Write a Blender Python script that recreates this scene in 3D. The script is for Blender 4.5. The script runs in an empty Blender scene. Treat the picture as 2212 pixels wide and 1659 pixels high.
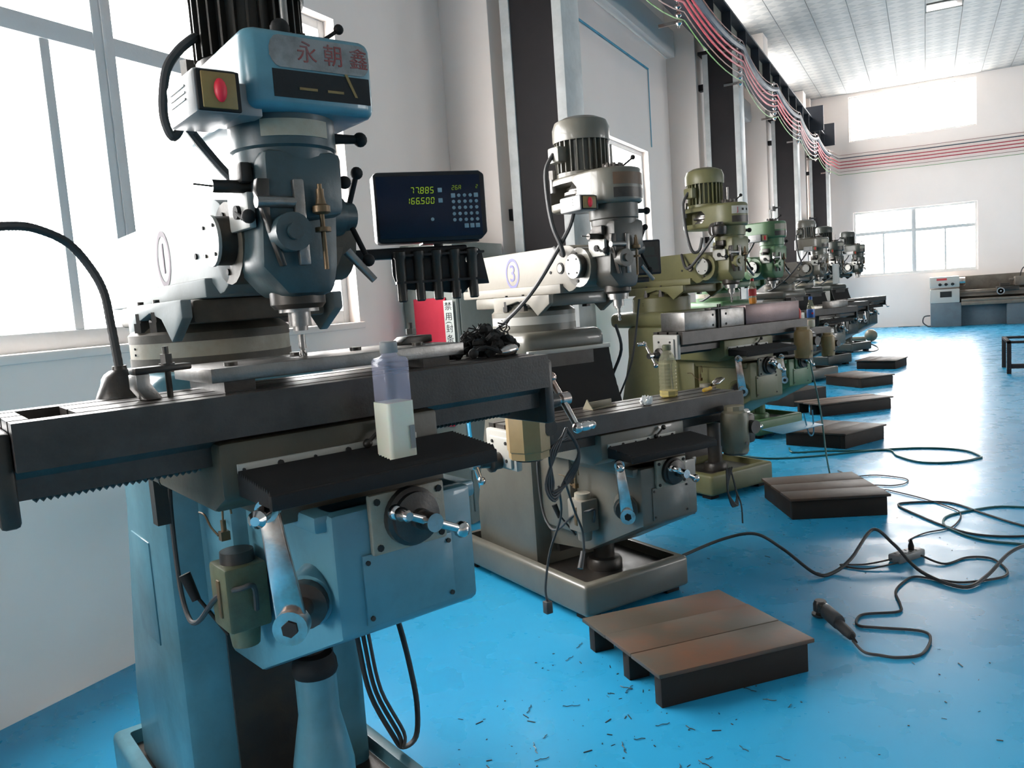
import bpy, bmesh, math, random
from math import sin, cos, pi, radians
from mathutils import Vector, Matrix
S = bpy.context.scene
COL = S.collection
random.seed(7)

# ---------------------------------------------------------------- camera
cam_d = bpy.data.cameras.new('camera')
cam_d.sensor_width = 36; cam_d.lens = 1741.09 / 2212 * 36
cam_d.clip_start = 0.05; cam_d.clip_end = 200
cam = bpy.data.objects.new('camera', cam_d); COL.objects.link(cam)
R = ((0.88874676, 0.01302723, 0.45821336), (0.45310861, 0.12645481, -0.8824408), (-0.06943904, 0.99188682, 0.10648355))
M = Matrix([list(R[i]) + [(0, 0, 1.45)[i]] for i in range(3)] + [[0, 0, 0, 1]])
cam.matrix_world = M
S.camera = cam

# ---------------------------------------------------------------- world: bright overcast sky
W = bpy.data.worlds.new('sky'); S.world = W; W.use_nodes = True
bg = W.node_tree.nodes['Background']
bg.inputs[0].default_value = (1.0, 0.985, 0.965, 1); bg.inputs[1].default_value = 12.0
S.view_settings.view_transform = 'Standard'; S.view_settings.look = 'None'
S.view_settings.gamma = 1; S.view_settings.use_curve_mapping = False
S.view_settings.exposure = 1.0
XW, XR, YN, YF, ZC = -3.05, 12.0, -11.5, 23.2, 6.05

def portal(name, loc, sx, sy, rot):
    l = bpy.data.lights.new(name, 'AREA'); l.shape = 'RECTANGLE'; l.size = sx; l.size_y = sy
    l.cycles.is_portal = True
    o = bpy.data.objects.new(name, l); COL.objects.link(o); o.location = loc; o.rotation_euler = rot
BAYS = ((-5.7, -1.0), (-11.2, -7.0), (0.95, 3.94), (6.85, 9.97), (12.4, 15.5), (17.7, 20.9))
for a, b in BAYS:
    portal('window_daylight', (XW - .3, (a + b) / 2, 2.24), 1.77, b - a, (0, -pi / 2, 0))
    if a > 12: portal('clerestory_daylight', (XW - .3, (a + b) / 2, 5.7), .56, b - a, (0, -pi / 2, 0))
portal('far_window_daylight', (-.28, YF + .3, 5.4), 2.86, 1.13, (-pi / 2, 0, 0))
portal('far_window_daylight', (-.25, YF + .3, 2.18), 2.83, 1.69, (-pi / 2, 0, 0))
RB = ((7.2, 10.2), (12.5, 15.5))
for a, b in RB:
    portal('right_window_daylight', (XR + .3, (a + b) / 2, 2.24), 1.77, b - a, (0, pi / 2, 0))

# ---------------------------------------------------------------- materials
def _mat(name):
    m = bpy.data.materials.new(name); m.use_nodes = True
    return m, m.node_tree, m.node_tree.nodes['Principled BSDF']
def paint(name, rgb, rough=.45, metal=0., dirt=None, amt=.35, scale=6., bump=.02, coat=0., spec=.5):
    spec = .25 if max(rgb) < .035 and not metal else spec
    m, t, p = _mat(name)
    p.inputs['Roughness'].default_value = rough; p.inputs['Metallic'].default_value = metal
    p.inputs['Specular IOR Level'].default_value = spec
    if coat: p.inputs['Coat Weight'].default_value = coat
    if dirt is None: dirt = tuple(c * .35 for c in rgb)
    tc = t.nodes.new('ShaderNodeTexCoord')
    n = t.nodes.new('ShaderNodeTexNoise'); n.inputs['Scale'].default_value = scale; n.inputs['Detail'].default_value = 8; n.inputs['Roughness'].default_value = .65
    r = t.nodes.new('ShaderNodeValToRGB'); r.color_ramp.elements[0].position = .42; r.color_ramp.elements[1].position = .72
    mx = t.nodes.new('ShaderNodeMixRGB'); mu = t.nodes.new('ShaderNodeMath'); mu.operation = 'MULTIPLY'; mu.inputs[1].default_value = amt
    mx.inputs[1].default_value = (*rgb, 1); mx.inputs[2].default_value = (*dirt, 1)
    L = t.links
    L.new(tc.outputs['Object'], n.inputs['Vector']); L.new(n.outputs['Fac'], r.inputs[0]); L.new(r.outputs[0], mu.inputs[0])
    L.new(mu.outputs[0], mx.inputs[0]); L.new(mx.outputs[0], p.inputs['Base Color'])
    rr = t.nodes.new('ShaderNodeMapRange'); rr.inputs[3].default_value = max(.05, rough - .12); rr.inputs[4].default_value = min(1, rough + .15)
    L.new(n.outputs['Fac'], rr.inputs[0]); L.new(rr.outputs[0], p.inputs['Roughness'])
    if bump:
        n2 = t.nodes.new('ShaderNodeTexNoise'); n2.inputs['Scale'].default_value = scale * 14; n2.inputs['Detail'].default_value = 3
        b = t.nodes.new('ShaderNodeBump'); b.inputs['Strength'].default_value = bump * 5; b.inputs['Distance'].default_value = .004
        L.new(tc.outputs['Object'], n2.inputs['Vector']); L.new(n2.outputs['Fac'], b.inputs['Height']); L.new(b.outputs[0], p.inputs['Normal'])
    return m
def emit(name, rgb, s):
    m, t, p = _mat(name)
    p.inputs['Base Color'].default_value = (*rgb, 1); p.inputs['Emission Color'].default_value = (*rgb, 1); p.inputs['Emission Strength'].default_value = s
    return m
def glassy(name, rgb, rough=.05, t_amt=.85, tint=(1, 1, 1)):
    m, t, p = _mat(name)
    tr = t.nodes.new('ShaderNodeBsdfTransparent'); tr.inputs[0].default_value = (*tint, 1)
    p.inputs['Base Color'].default_value = (*rgb, 1); p.inputs['Roughness'].default_value = rough
    mx = t.nodes.new('ShaderNodeMixShader'); mx.inputs[0].default_value = t_amt
    t.links.new(p.outputs[0], mx.inputs[1]); t.links.new(tr.outputs[0], mx.inputs[2]); t.links.new(mx.outputs[0], t.nodes['Material Output'].inputs[0])
    return m
BR = (.05, .035, .022)
m_wall = paint('wall plaster', (.86, .76, .70), .8, dirt=(.72, .65, .59), amt=.25, scale=.8, bump=.01)
m_ceil = None
m_steelcol = paint('dark grey column paint', (.014, .012, .013), .65, dirt=(.035, .03, .03), amt=.4, scale=2)
m_frame = paint('window frame aluminium', (.55, .56, .56), .45, dirt=(.4, .38, .34), amt=.2)
m_beam = paint('crane beam paint', (.022, .025, .035), .5)
m_glass = glassy('window glass', (.9, .95, 1), .02, .94)
m_cast = paint('dark oily cast metal', (.028, .025, .023), .38, .35, dirt=(.07, .05, .03), amt=.5, scale=9)
m_table = paint('ground table steel', (.055, .047, .042), .33, .35, dirt=(.02, .016, .013), amt=.6, scale=12)
m_steel = paint('bright steel', (.25, .24, .23), .36, .9, dirt=(.08, .06, .045), amt=.5, scale=15)
m_chrome = paint('worn chrome', (.62, .60, .58), .14, 1., dirt=(.30, .12, .06), amt=.8, scale=10, bump=.004)
m_black = paint('black rubber', (.010, .0095, .0095), .7, dirt=(.022, .02, .018), amt=.4, scale=20)
m_bplast = paint('black plastic', (.015, .015, .018), .3, dirt=(.05, .045, .04), amt=.3, scale=12)
m_cable = paint('dark grey cable', (.04, .038, .038), .55)
m_gcable = paint('green cable sheath', (.02, .12, .12), .4)
m_yel = paint('dull yellow plate', (.24, .15, .045), .5, dirt=BR, amt=.4)
m_red = emit('red rocker', (.5, .012, .03), .08)  # switch rocker is no lamp; a faint glow is put into its colour
m_brass = paint('brass', (.16, .10, .05), .4, .5, dirt=BR, amt=.5)
m_cream = paint('cream plate', (.30, .27, .21), .5, dirt=(.2, .15, .1), amt=.6, scale=18)
m_white = paint('white painted metal', (.36, .35, .32), .4, dirt=(.4, .35, .28), amt=.3)
m_grey = paint('light grey plastic', (.19, .19, .19), .4, dirt=(.25, .22, .2), amt=.4)
m_redp = paint('red print', (.45, .03, .03), .6)
m_blackp = paint('black print', (.02, .02, .02), .7)
m_brownp = paint('brown nameplate', (.14, .075, .04), .5, dirt=BR, amt=.5)
m_blue = paint('blue plastic', (.01, .09, .35), .35)
m_wood = paint('greasy plywood', (.065, .034, .018), .55, dirt=(.022, .016, .012), amt=.85, scale=4)
m_wood2 = paint('dark timber', (.022, .015, .011), .6, dirt=(.02, .016, .013), amt=.6, scale=6)

# ---------------------------------------------------------------- mesh helpers
class B:
    def __init__(s): s.bm = bmesh.new(); s.mi = 0
    def _new(s, verts, faces, bev=0, seg=2):
        vs = [s.bm.verts.new(v) for v in verts]; fs = []
        for f in faces:
            try:
                nf = s.bm.faces.new([vs[i] for i in f]); nf.material_index = s.mi; nf.smooth = True; fs.append(nf)
            except ValueError: pass
        bmesh.ops.recalc_face_normals(s.bm, faces=fs)
        if bev:
            es = {e for f in fs for e in f.edges}
            es = [e for e in es if len(e.link_faces) == 2 and e.calc_face_angle(0) > .6]
            r = bmesh.ops.bevel(s.bm, geom=es, offset=bev, segments=seg, affect='EDGES', profile=.5, clamp_overlap=True)
            for f in r['faces']: f.smooth = True; f.material_index = s.mi
        return vs
    def box(s, x0, x1, y0, y1, z0, z1, bev=0, mat=None, seg=2):
        v = [Vector((x, y, z)) for x in (x0, x1) for y in (y0, y1) for z in (z0, z1)]
        if mat: v = [mat @ p for p in v]
        s._new(v, [(0, 1, 3, 2), (4, 6, 7, 5), (0, 4, 5, 1), (2, 3, 7, 6), (0, 2, 6, 4), (1, 5, 7, 3)], bev, seg); return s
    def prism(s, pts, ax, a, b, bev=0, mat=None, seg=2):
        f = {'x': lambda p, t: Vector((t, p[0], p[1])), 'y': lambda p, t: Vector((p[0], t, p[1])), 'z': lambda p, t: Vector((p[0], p[1], t))}[ax]
        n = len(pts); v = [f(p, a) for p in pts] + [f(p, b) for p in pts]
        if mat: v = [mat @ p for p in v]
        s._new(v, [tuple(range(n)), tuple(range(n, 2 * n))] + [(i, (i + 1) % n, n + (i + 1) % n, n + i) for i in range(n)], bev, seg); return s
    def lathe(s, prof, o=(0, 0, 0), d=(0, 0, 1), seg=24):
        q = Vector((0, 0, 1)).rotation_difference(Vector(d).normalized()); o = Vector(o)
        v = []; n = len(prof)
        for r, t in prof:
            for k in range(seg):
                a = 2 * pi * k / seg; v.append(o + q @ Vector((max(r, 1e-4) * cos(a), max(r, 1e-4) * sin(a), t)))
        fs = [tuple(range(seg)), tuple(range((n - 1) * seg, n * seg))]
        for i in range(n - 1):
            for k in range(seg): fs.append((i * seg + k, i * seg + (k + 1) % seg, (i + 1) * seg + (k + 1) % seg, (i + 1) * seg + k))
        s._new(v, fs); return s
    def cyl(s, p0, p1, r0, r1=None, seg=20):
        p0 = Vector(p0); p1 = Vector(p1); r1 = r0 if r1 is None else r1
        return s.lathe([(r0, 0), (r1, (p1 - p0).length)], p0, p1 - p0, seg)
    def sph(s, c, r, seg=14, sz=1.):
        n = 7
        return s.lathe([(r * sin(pi * i / n), -r * sz * cos(pi * i / n)) for i in range(n + 1)], c, (0, 0, 1), seg)
    def tube(s, pts, r, seg=8, sub=5):
        P = [Vector(p) for p in pts]
        if sub > 1 and len(P) > 2:
            Q = []
            for i in range(len(P) - 1):
                a, b, c, d = P[max(i - 1, 0)], P[i], P[i + 1], P[min(i + 2, len(P) - 1)]
                for k in range(sub):
                    t = k / sub
                    Q.append(.5 * ((2 * b) + (c - a) * t + (2 * a - 5 * b + 4 * c - d) * t * t + (-a + 3 * b - 3 * c + d) * t ** 3))
            P = Q + [P[-1]]
        v = []; up = Vector((.3, .2, .93)); n = len(P); prev = None
        for i, p in enumerate(P):
            d = (P[min(i + 1, n - 1)] - P[max(i - 1, 0)]).normalized()
            if prev is None: x = d.cross(up).normalized()
            else: x = (prev - d * prev.dot(d)).normalized()
            prev = x; y = d.cross(x)
            rr = r(i / (n - 1)) if callable(r) else r
            for k in range(seg):
                a = 2 * pi * k / seg; v.append(p + x * rr * cos(a) + y * rr * sin(a))
        fs = [tuple(range(seg)), tuple(range((n - 1) * seg, n * seg))]
        for i in range(n - 1):
            for k in range(seg): fs.append((i * seg + k, i * seg + (k + 1) % seg, (i + 1) * seg + (k + 1) % seg, (i + 1) * seg + k))
        s._new(v, fs); return s
    def mesh(s, me, mat):
        n = len(s.bm.verts); s.bm.from_mesh(me); s.bm.verts.ensure_lookup_table()
        for v in s.bm.verts[n:]: v.co = mat @ v.co
        return s
    def done(s, name, mat=None, parent=None, sharp=35):
        me = bpy.data.meshes.new(name); s.bm.to_mesh(me); s.bm.free()
        for m in (mat if isinstance(mat, (list, tuple)) else [mat]):
            if m: me.materials.append(m)
        if sharp: me.set_sharp_from_angle(angle=radians(sharp))
        o = bpy.data.objects.new(name, me); COL.objects.link(o)
        if parent: o.parent = parent
        return o
def cut(o, cb):
    c = cb.done('cutter_tmp', None)
    c.parent = o.parent
    md = o.modifiers.new('b', 'BOOLEAN'); md.operation = 'DIFFERENCE'; md.object = c; md.solver = 'EXACT'
    bpy.context.view_layer.update()
    dg = bpy.context.evaluated_depsgraph_get()
    me = bpy.data.meshes.new_from_object(o.evaluated_get(dg)); o.modifiers.clear(); o.data = me
    bpy.data.objects.remove(c)
    me.set_sharp_from_angle(angle=radians(35))
def thing(name, label, cat, loc=(0, 0, 0), rz=0, group=None):
    o = bpy.data.objects.new(name, None); COL.objects.link(o); o.location = loc; o.rotation_euler = (0, 0, rz)
    o.empty_display_size = .05
    return tag(o, label, cat, group)
def tag(o, label, cat, group=None, kind=None):
    if label: o['label'] = label
    if cat: o['category'] = cat
    if group: o['group'] = group
    if kind: o['kind'] = kind
    return o
def struct(o, label=None):
    o['kind'] = 'structure'
    if label: o['label'] = label
    return o
def sempty(name, label=None):
    o = bpy.data.objects.new(name, None); COL.objects.link(o); return struct(o, label)
def text(body, size, ex=.0006, align='CENTER'):
    cu = bpy.data.curves.new('t', 'FONT'); cu.body = body; cu.size = size; cu.extrude = ex; cu.align_x = align; cu.align_y = 'CENTER'; cu.resolution_u = 3
    o = bpy.data.objects.new('t', cu); COL.objects.link(o); bpy.context.view_layer.update()
    me = bpy.data.meshes.new_from_object(o.evaluated_get(bpy.context.evaluated_depsgraph_get())); bpy.data.objects.remove(o)
    return me
FRONT = Matrix.Rotation(pi / 2, 4, 'X')                      # text plane -> facing -y
LEFT = Matrix.Rotation(-pi / 2, 4, 'Z') @ FRONT              # -> facing -x

# ---------------------------------------------------------------- setting
def floor_mat():
    m, t, p = _mat('cyan epoxy floor'); L = t.links
    tc = t.nodes.new('ShaderNodeTexCoord')
    n = t.nodes.new('ShaderNodeTexNoise'); n.inputs['Scale'].default_value = .6; n.inputs['Detail'].default_value = 1.5
    r = t.nodes.new('ShaderNodeValToRGB'); r.color_ramp.elements[0].color = (.022, .27, .50, 1); r.color_ramp.elements[0].position = .3
    r.color_ramp.elements[1].color = (.030, .34, .58, 1); r.color_ramp.elements[1].position = .75
    n2 = t.nodes.new('ShaderNodeTexNoise'); n2.inputs['Scale'].default_value = 55; n2.inputs['Detail'].default_value = 4
    r2 = t.nodes.new('ShaderNodeValToRGB'); r2.color_ramp.elements[0].position = .68; r2.color_ramp.elements[1].position = .78; r2.color_ramp.elements[1].color = (.5, .5, .5, 1)
    mx = t.nodes.new('ShaderNodeMixRGB'); mx.inputs[2].default_value = (.02, .10, .16, 1)
    L.new(tc.outputs['Object'], n.inputs['Vector']); L.new(tc.outputs['Object'], n2.inputs['Vector'])
    L.new(n.outputs['Fac'], r.inputs[0]); L.new(n2.outputs['Fac'], r2.inputs[0]); L.new(r2.outputs[0], mx.inputs[0]); L.new(r.outputs[0], mx.inputs[1]); L.new(mx.outputs[0], p.inputs['Base Color'])
    n3 = t.nodes.new('ShaderNodeTexNoise'); n3.inputs['Scale'].default_value = 5; n3.inputs['Detail'].default_value = 3
    mr = t.nodes.new('ShaderNodeMapRange'); mr.inputs[1].default_value = .3; mr.inputs[2].default_value = .7; mr.inputs[3].default_value = .22; mr.inputs[4].default_value = .36
    L.new(tc.outputs['Object'], n3.inputs['Vector']); L.new(n3.outputs['Fac'], mr.inputs[0]); L.new(mr.outputs[0], p.inputs['Roughness'])
    b = t.nodes.new('ShaderNodeBump'); b.inputs['Strength'].default_value = .025; b.inputs['Distance'].default_value = .02
    n4 = t.nodes.new('ShaderNodeTexNoise'); n4.inputs['Scale'].default_value = 2.2; n4.inputs['Detail'].default_value = 3
    L.new(tc.outputs['Object'], n4.inputs['Vector']); L.new(n4.outputs['Fac'], b.inputs['Height']); L.new(b.outputs[0], p.inputs['Normal'])
    p.inputs['IOR'].default_value = 1.36
    return m
def tile_mat():
    m, t, p = _mat('embossed ceiling tile'); L = t.links
    tc = t.nodes.new('ShaderNodeTexCoord'); mp = t.nodes.new('ShaderNodeMapping')
    mp.inputs['Rotation'].default_value = (0, 0, pi / 4)
    ck = t.nodes.new('ShaderNodeTexChecker'); ck.inputs['Scale'].default_value = 2 / .6 * 1.41421; ck.inputs[1].default_value = (.36, .36, .35, 1); ck.inputs[2].default_value = (.45, .445, .42, 1)
    L.new(tc.outputs['Object'], mp.inputs[0]); L.new(mp.outputs[0], ck.inputs[0]); L.new(ck.outputs[0], p.inputs['Base Color'])
    p.inputs['Roughness'].default_value = .75; p.inputs['Specular IOR Level'].default_value = .2
    return m
m_floor = floor_mat(); m_ceil = tile_mat()
m_ceilp = paint('plain ceiling', (.45, .45, .43), .7)
b = B(); b.box(XW - .2, XR + .2, YN - .2, YF + .2, -.2, 0); struct(b.done('floor', m_floor), 'glossy cyan blue epoxy workshop floor')
b = B(); b.box(XW - .25, XR + .2, YN - .2, YF + .2, ZC + .03, ZC + .25); ceil = struct(b.done('ceiling', m_ceilp), 'high ceiling of square patterned tiles')
def wall_boxes(b, ax, p0, p1, a0, a1, z0, z1, holes):
    """wall slab with rectangular holes (a,b,za,zb); ax 'x' = slab normal along x"""
    cuts = sorted({a0, a1} | {h[0] for h in holes} | {h[1] for h in holes})
    for u, v in zip(cuts, cuts[1:]):
        hs = sorted([h for h in holes if h[0] <= u + 1e-6 and h[1] >= v - 1e-6], key=lambda h: h[2]); z = z0
        for h in hs + [(0, 0, z1, z1)]:
            if h[2] > z:
                (b.box(p0, p1, u, v, z, h[2]) if ax == 'x' else b.box(u, v, p0, p1, z, h[2]))
            z = h[3]
WZ0, WZ1, CZ0, CZ1 = 1.36, 3.13, 4.83, 5.96
CW0 = 5.42
hl = [h for a, c in BAYS for h in ((a, c, WZ0, WZ1), (a, c, CW0, CZ1))[:2 if a > 12 else 1]]
b = B(); wall_boxes(b, 'x', XW - .25, XW, YN - .2, YF + .2, 0, ZC + .03, hl); wl = struct(b.done('wall_left', m_wall), 'white plastered long wall with windows behind the machines')
hf = [(-1.72, 1.14, CZ0, CZ1), (-1.67, 1.15, 1.33, 3.02)]
b = B(); wall_boxes(b, 'y', YF, YF + .25, XW, XR + .2, 0, ZC + .03, hf); wf = struct(b.done('wall_far', m_wall), 'white far end wall with two windows')
b = B(); wall_boxes(b, 'x', XR, XR + .25, YN - .2, YF + .2, 0, ZC + .03, [(a, c, WZ0, WZ1) for a, c in RB] ); m_wallr = paint('right wall grey plaster', (.70, .67, .63), .8); struct(b.done('wall_right', m_wallr), 'white right wall outside the view')
b = B(); b.box(XW - .2, XR + .2, YN - .25, YN, 0, ZC + .03); struct(b.done('wall_near', m_wallr), 'white near wall behind the viewpoint')
# ring beam ledge on the left wall and pilasters
b = B(); b.box(XW, XW + .12, YN, YF, 4.46, CZ0 - .03, .01); struct(b.done('trim_1', m_wall), 'protruding concrete band above the windows')
PIL = (-6.4, -.75, 5.14, 10.97, 16.3, 21.9)
for i, y in enumerate(PIL):
    b = B(); b.box(XW, -2.66, y, y + .5, 0, ZC + .03, .008); struct(b.done('trim_%d' % (i + 2), m_wall), 'square white wall pilaster')
b = B(); b.box(XW, XW + .05, 22.4, YF, 0, ZC + .03); b.box(-2.75, -2.62, 22.9, YF, 0, ZC, .01); struct(b.done('trim_8', m_wall), 'shallow corner pier')
# windows
def window(n, ax, p, a0, a1, z0, z1, cols, transom=None, stile=None, bars=0, label=None, fw=.055, t=.07, sill=False):
    root = sempty('window_%d' % n, label)
    def bx(b, u0, u1, q0, q1, za, zb, bev=.004):
        if ax == 'x': b.box(p + q0, p + q1, u0, u1, za, zb, bev)
        else: b.box(u0, u1, p + q0, p + q1, za, zb, bev)
    b = B(); bx(b, a0, a0 + fw, -t / 2, t / 2, z0, z1); bx(b, a1 - fw, a1, -t / 2, t / 2, z0, z1); bx(b, a0 + fw, a1 - fw, -t / 2, t / 2, z0, z0 + fw * 1.5); bx(b, a0 + fw, a1 - fw, -t / 2, t / 2, z1 - fw, z1)
    b.done('frame', m_frame, root)
    zt = transom if transom else z1
    if transom:
        b = B(); bx(b, a0 + fw, a1 - fw, -t / 2, t / 2, zt - .04, zt + .04); b.done('transom', m_frame, root)
    xs = [a0 + (a1 - a0) * i / cols for i in range(cols + 1)]
    for x in xs[1:-1]:
        b = B(); bx(b, x - .05, x + .05, -t / 2 - .004, t / 2 + .004, z0 + fw, z1 - fw); bx(b, x - .006, x + .006, -t / 2 - .012, t / 2 + .012, z0 + fw, z1 - fw, 0); b.done('mullion', m_frame, root)
    for u, v in zip(xs, xs[1:]):
        for (za, zb) in ([(z0 + fw, zt - .03), (zt + .03, z1 - fw)] if transom else [(z0 + fw, z1 - fw)]):
            b = B(); bx(b, u + fw * .9, v - fw * .9, -.004, .004, za, zb, 0); b.done('pane', m_glass, root)
        for s in (stile or ()):
            b = B(); x = u + (v - u) * s; bx(b, x - .022, x + .022, -t / 2 + .006, t / 2 - .006, z0 + fw, zt - .03); b.done('sash_stile', m_frame, root)
    if bars:
        nb = int((a1 - a0 - .1) / bars)
        for k in range(nb):
            x = a0 + .08 + bars * k
            b = B()
            if ax == 'x': b.cyl((p - .10, x, z0 + .02), (p - .10, x, z1 - .02), .009, seg=8)
            b.done('security_bar', m_frame, root)
    if sill:
        b = B(); bx(b, a0 - .03, a1 + .03, .04, -(p - XW) + .02, z0 - .03, z0 + .008, .006); b.done('sill', m_wall, root)
    return root
LB = ['first left wall window behind the viewpoint', 'second left wall window behind the viewpoint', 'large bright window behind the nearest blue machine', 'barred bright window behind the machine numbered three', 'left wall window beyond the second pilaster', 'farthest low window of the left wall']
for i, (a, c) in enumerate(BAYS):
    window(i + 1, 'x', XW - .11, a, c, WZ0, WZ1, 2, 2.65, (.82,), .115 if i > 2 else 0, LB[i], sill=True)
    if a > 12: window(i + 7, 'x', XW - .11, a, c, CW0, CZ1, 3, None, None, 0, 'clerestory window high on the left wall')
window(13, 'y', YF + .1, -1.72, 1.14, CZ0, CZ1, 1, None, None, 0, 'upper window of the far wall close to the ceiling', fw=.03)
window(14, 'y', YF + .1, -1.67, 1.15, 1.33, 3.02, 2, 2.45, (.5,), 0, 'lower window of the far wall behind the lathe')
for i, (a, c) in enumerate(RB): window(15 + i, 'x', XR + .12, a, c, WZ0, WZ1, 2, 2.45, (.5,), 0, 'right wall window outside the view')
# ceiling tiles in view, lamp
tb = B(); tb.box(-.297, .297, -.297, .297, 0, .028, .004, seg=1); tproto = tb.done('ceiling_tile', m_ceil, ceil)
tm = tproto.data; first = True
for i in range(9):
    for j in range(20):
        x = -2.65 + .6 * i; y = 11.5 + .6 * j
        if y > 22.95: continue
        if i == 5 and j == 9: continue
        o = tproto if first else bpy.data.objects.new('ceiling_tile', tm)
        if not first: COL.objects.link(o); o.parent = ceil
        first = False; o.location = (x, y, ZC + random.uniform(0, .004))
b = B(); b.box(-.28, .28, -.2, .2, 0, .03, .004); o = thing('ceiling_light', 'bright square recessed lamp in the patterned ceiling', 'light', (.35, 16.9, ZC - .002))
b2 = b.done('frame', m_steel, o); b = B(); b.box(-.19, .19, -.10, .10, -.012, .002, .01); b.done('diffuser', emit('lamp diffuser', (1, 1, 1), 9), o)
# steel columns carrying the crane runway
for i, y in enumerate(PIL[2:]):
    lab = ['dark steel column nearest the camera, behind machine three', 'dark steel column behind the olive machine, second from the camera', 'dark steel column behind the grey far machine, third from the camera', 'dark steel column farthest away near the corner'][i]
    t = thing('steel_column', lab, 'column', (0, y + .02, 0))
    b = B(); b.box(-2.57, -2.50, -.015, .30, 0, 4.42, .004); b.done('flange', paint('flange grey', (.5, .51, .5), .5) if i == 0 else bpy.data.materials['flange grey'], t)
    b = B(); b.box(-2.185, -2.115, -.015, .30, 0, 4.42, .004); b.done('flange', bpy.data.materials['flange grey'], t)
    b = B(); b.box(-2.50, -2.185, .0, .28, 0, 4.42); b.done('web', m_steelcol, t)
    b = B(); b.box(-2.62, -2.08, -.05, .34, 4.42, 4.46, .004); b.done('cap_plate', m_steelcol, t)
    b = B(); b.box(-2.66, -2.57, .1, .2, 2.0, 2.08); b.box(-2.66, -2.57, .1, .2, 4.0, 4.08); b.done('wall_bracket', m_steelcol, t)
# crane runway beam
t = thing('crane_runway_beam', 'dark steel crane runway beam with rail along the left wall', 'beam', (0, 0, 0))
b = B(); b.box(-2.355, -2.345, YN + .1, YF - .3, 4.485, 4.97); b.done('web', paint('pale beam web', (.22, .21, .17), .6), t)
b = B(); b.box(-2.48, -2.22, YN + .1, YF - .3, 4.46, 4.485); b.box(-2.48, -2.22, YN + .1, YF - .3, 4.97, 4.995); b.done('beam', m_beam, t)
b = B(); b.box(-2.38, -2.32, YN + .1, YF - .5, 4.995, 5.07, .008); b.done('rail', m_beam, t)
y = 3.2
while y < YF - .5:
    b = B(); b.box(-2.475, -2.225, y, y + .012, 4.485, 4.97); b.done('stiffener', m_beam, t); y += 1.0
y = 3.5
while y < YF - .5:
    b = B(); b.box(-2.44, -2.26, y, y + .07, 4.995, 5.04); b.done('rail_clip', m_beam, t); y += 1.0
b = B(); b.box(-2.5, -2.0, 19.9, 19.93, 4.7, 5.25); b.box(-2.5, -2.0, 22.4, 22.43, 4.7, 5.25); b.done('end_stop', m_beam, t)
# overhead conductor wires with sag
ws = [((.45, .03, .05), .012, 4.33), ((.45, .03, .05), .012, 4.25), ((.45, .03, .05), .012, 4.17), ((.03, .05, .075), .034, 4.42), ((.25, .09, .07), .006, 4.50), ((.25, .13, .10), .006, 4.08), ((.12, .28, .06), .006, 4.00)]
wl_ = ['uppermost of the three red sagging crane wires', 'middle one of the three red sagging crane wires', 'lowest of the three thick red sagging crane wires', 'thick dark grey crane cable sagging above the red wires', 'thin reddish wire above the thick grey crane cable', 'thin brownish wire below the red crane wires', 'thin green wire, lowest of the crane wires']
m_w = []
for (rgb, r, z), lab in zip(ws, wl_):
    mm = paint('wire', rgb, .5); m_w.append(mm); pts = []
    ys = [-3.4, -.6, 2.2] + [5.2, 8.1, 11.0, 13.7, 16.35, 19.1, 21.95]
    x = -2.05
    for k in range(len(ys) - 1):
        for s in range(8):
            u = s / 8; pts.append((x, ys[k] + (ys[k + 1] - ys[k]) * u, z - .16 * 4 * u * (1 - u) * (1 if k % 2 else .6)))
    pts += [(x, 21.95, z), (-1.98, 22.9, z), (-1.95, YF - .06, z + .02), (0, YF - .05, z), (4, YF - .05, z), (XR - .1, YF - .05, z)]
    b = B(); b.tube(pts, (lambda u, r=r, n=len(pts): min(r, .012) if u * (n - 1) > n - 6.5 else r), 6, 1); tag(b.done('crane_wire', mm), lab, 'wire', 'overhead crane conductor wires')
LI = ['string of pale insulators on the nearest dark column', 'string of shiny insulators between the first and second dark columns', 'string of shiny insulators on the second dark column', 'string of insulators hanging between second and third dark columns', 'string of shiny insulators on the third dark column', 'string of insulators between the third and the last dark columns', 'string of insulators on the last dark column near the corner']
for y, lab in zip((5.2, 8.1, 11.0, 13.7, 16.35, 19.1, 21.95), LI):
    b = B(); prof = [(.012, 3.93)]
    z = 3.95
    while z < 4.5: prof += [(.014, z), (.032, z + .02), (.032, z + .035), (.014, z + .055)]; z += .075
    b.lathe(prof + [(.012, 4.52)], (-2.10, y - .03, 0)); b.box(-2.3, -2.09, y - .04, y - .02, 4.40, 4.43); b.box(-2.3, -2.09, y - .04, y - .02, 3.97, 4.0)
    tag(b.done('insulator_string', m_chrome if y > 6 else m_white), lab, 'insulator', 'insulator strings carrying the crane wires')
# blue air pipe and drop cable on the second bay
b = B(); b.tube([(XW + .012, 5.7, 4.15), (XW + .012, 10.1, 4.15)], .012, 8, 1); b.tube([(XW + .012, 10.1, 4.15), (XW + .012, 10.1, 3.2)], .006, 8, 1); tag(b.done('blue_pipe', paint('pale blue pipe', (.08, .35, .5), .5)), 'thin blue pipe along the wall above the barred window', 'pipe')

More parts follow.
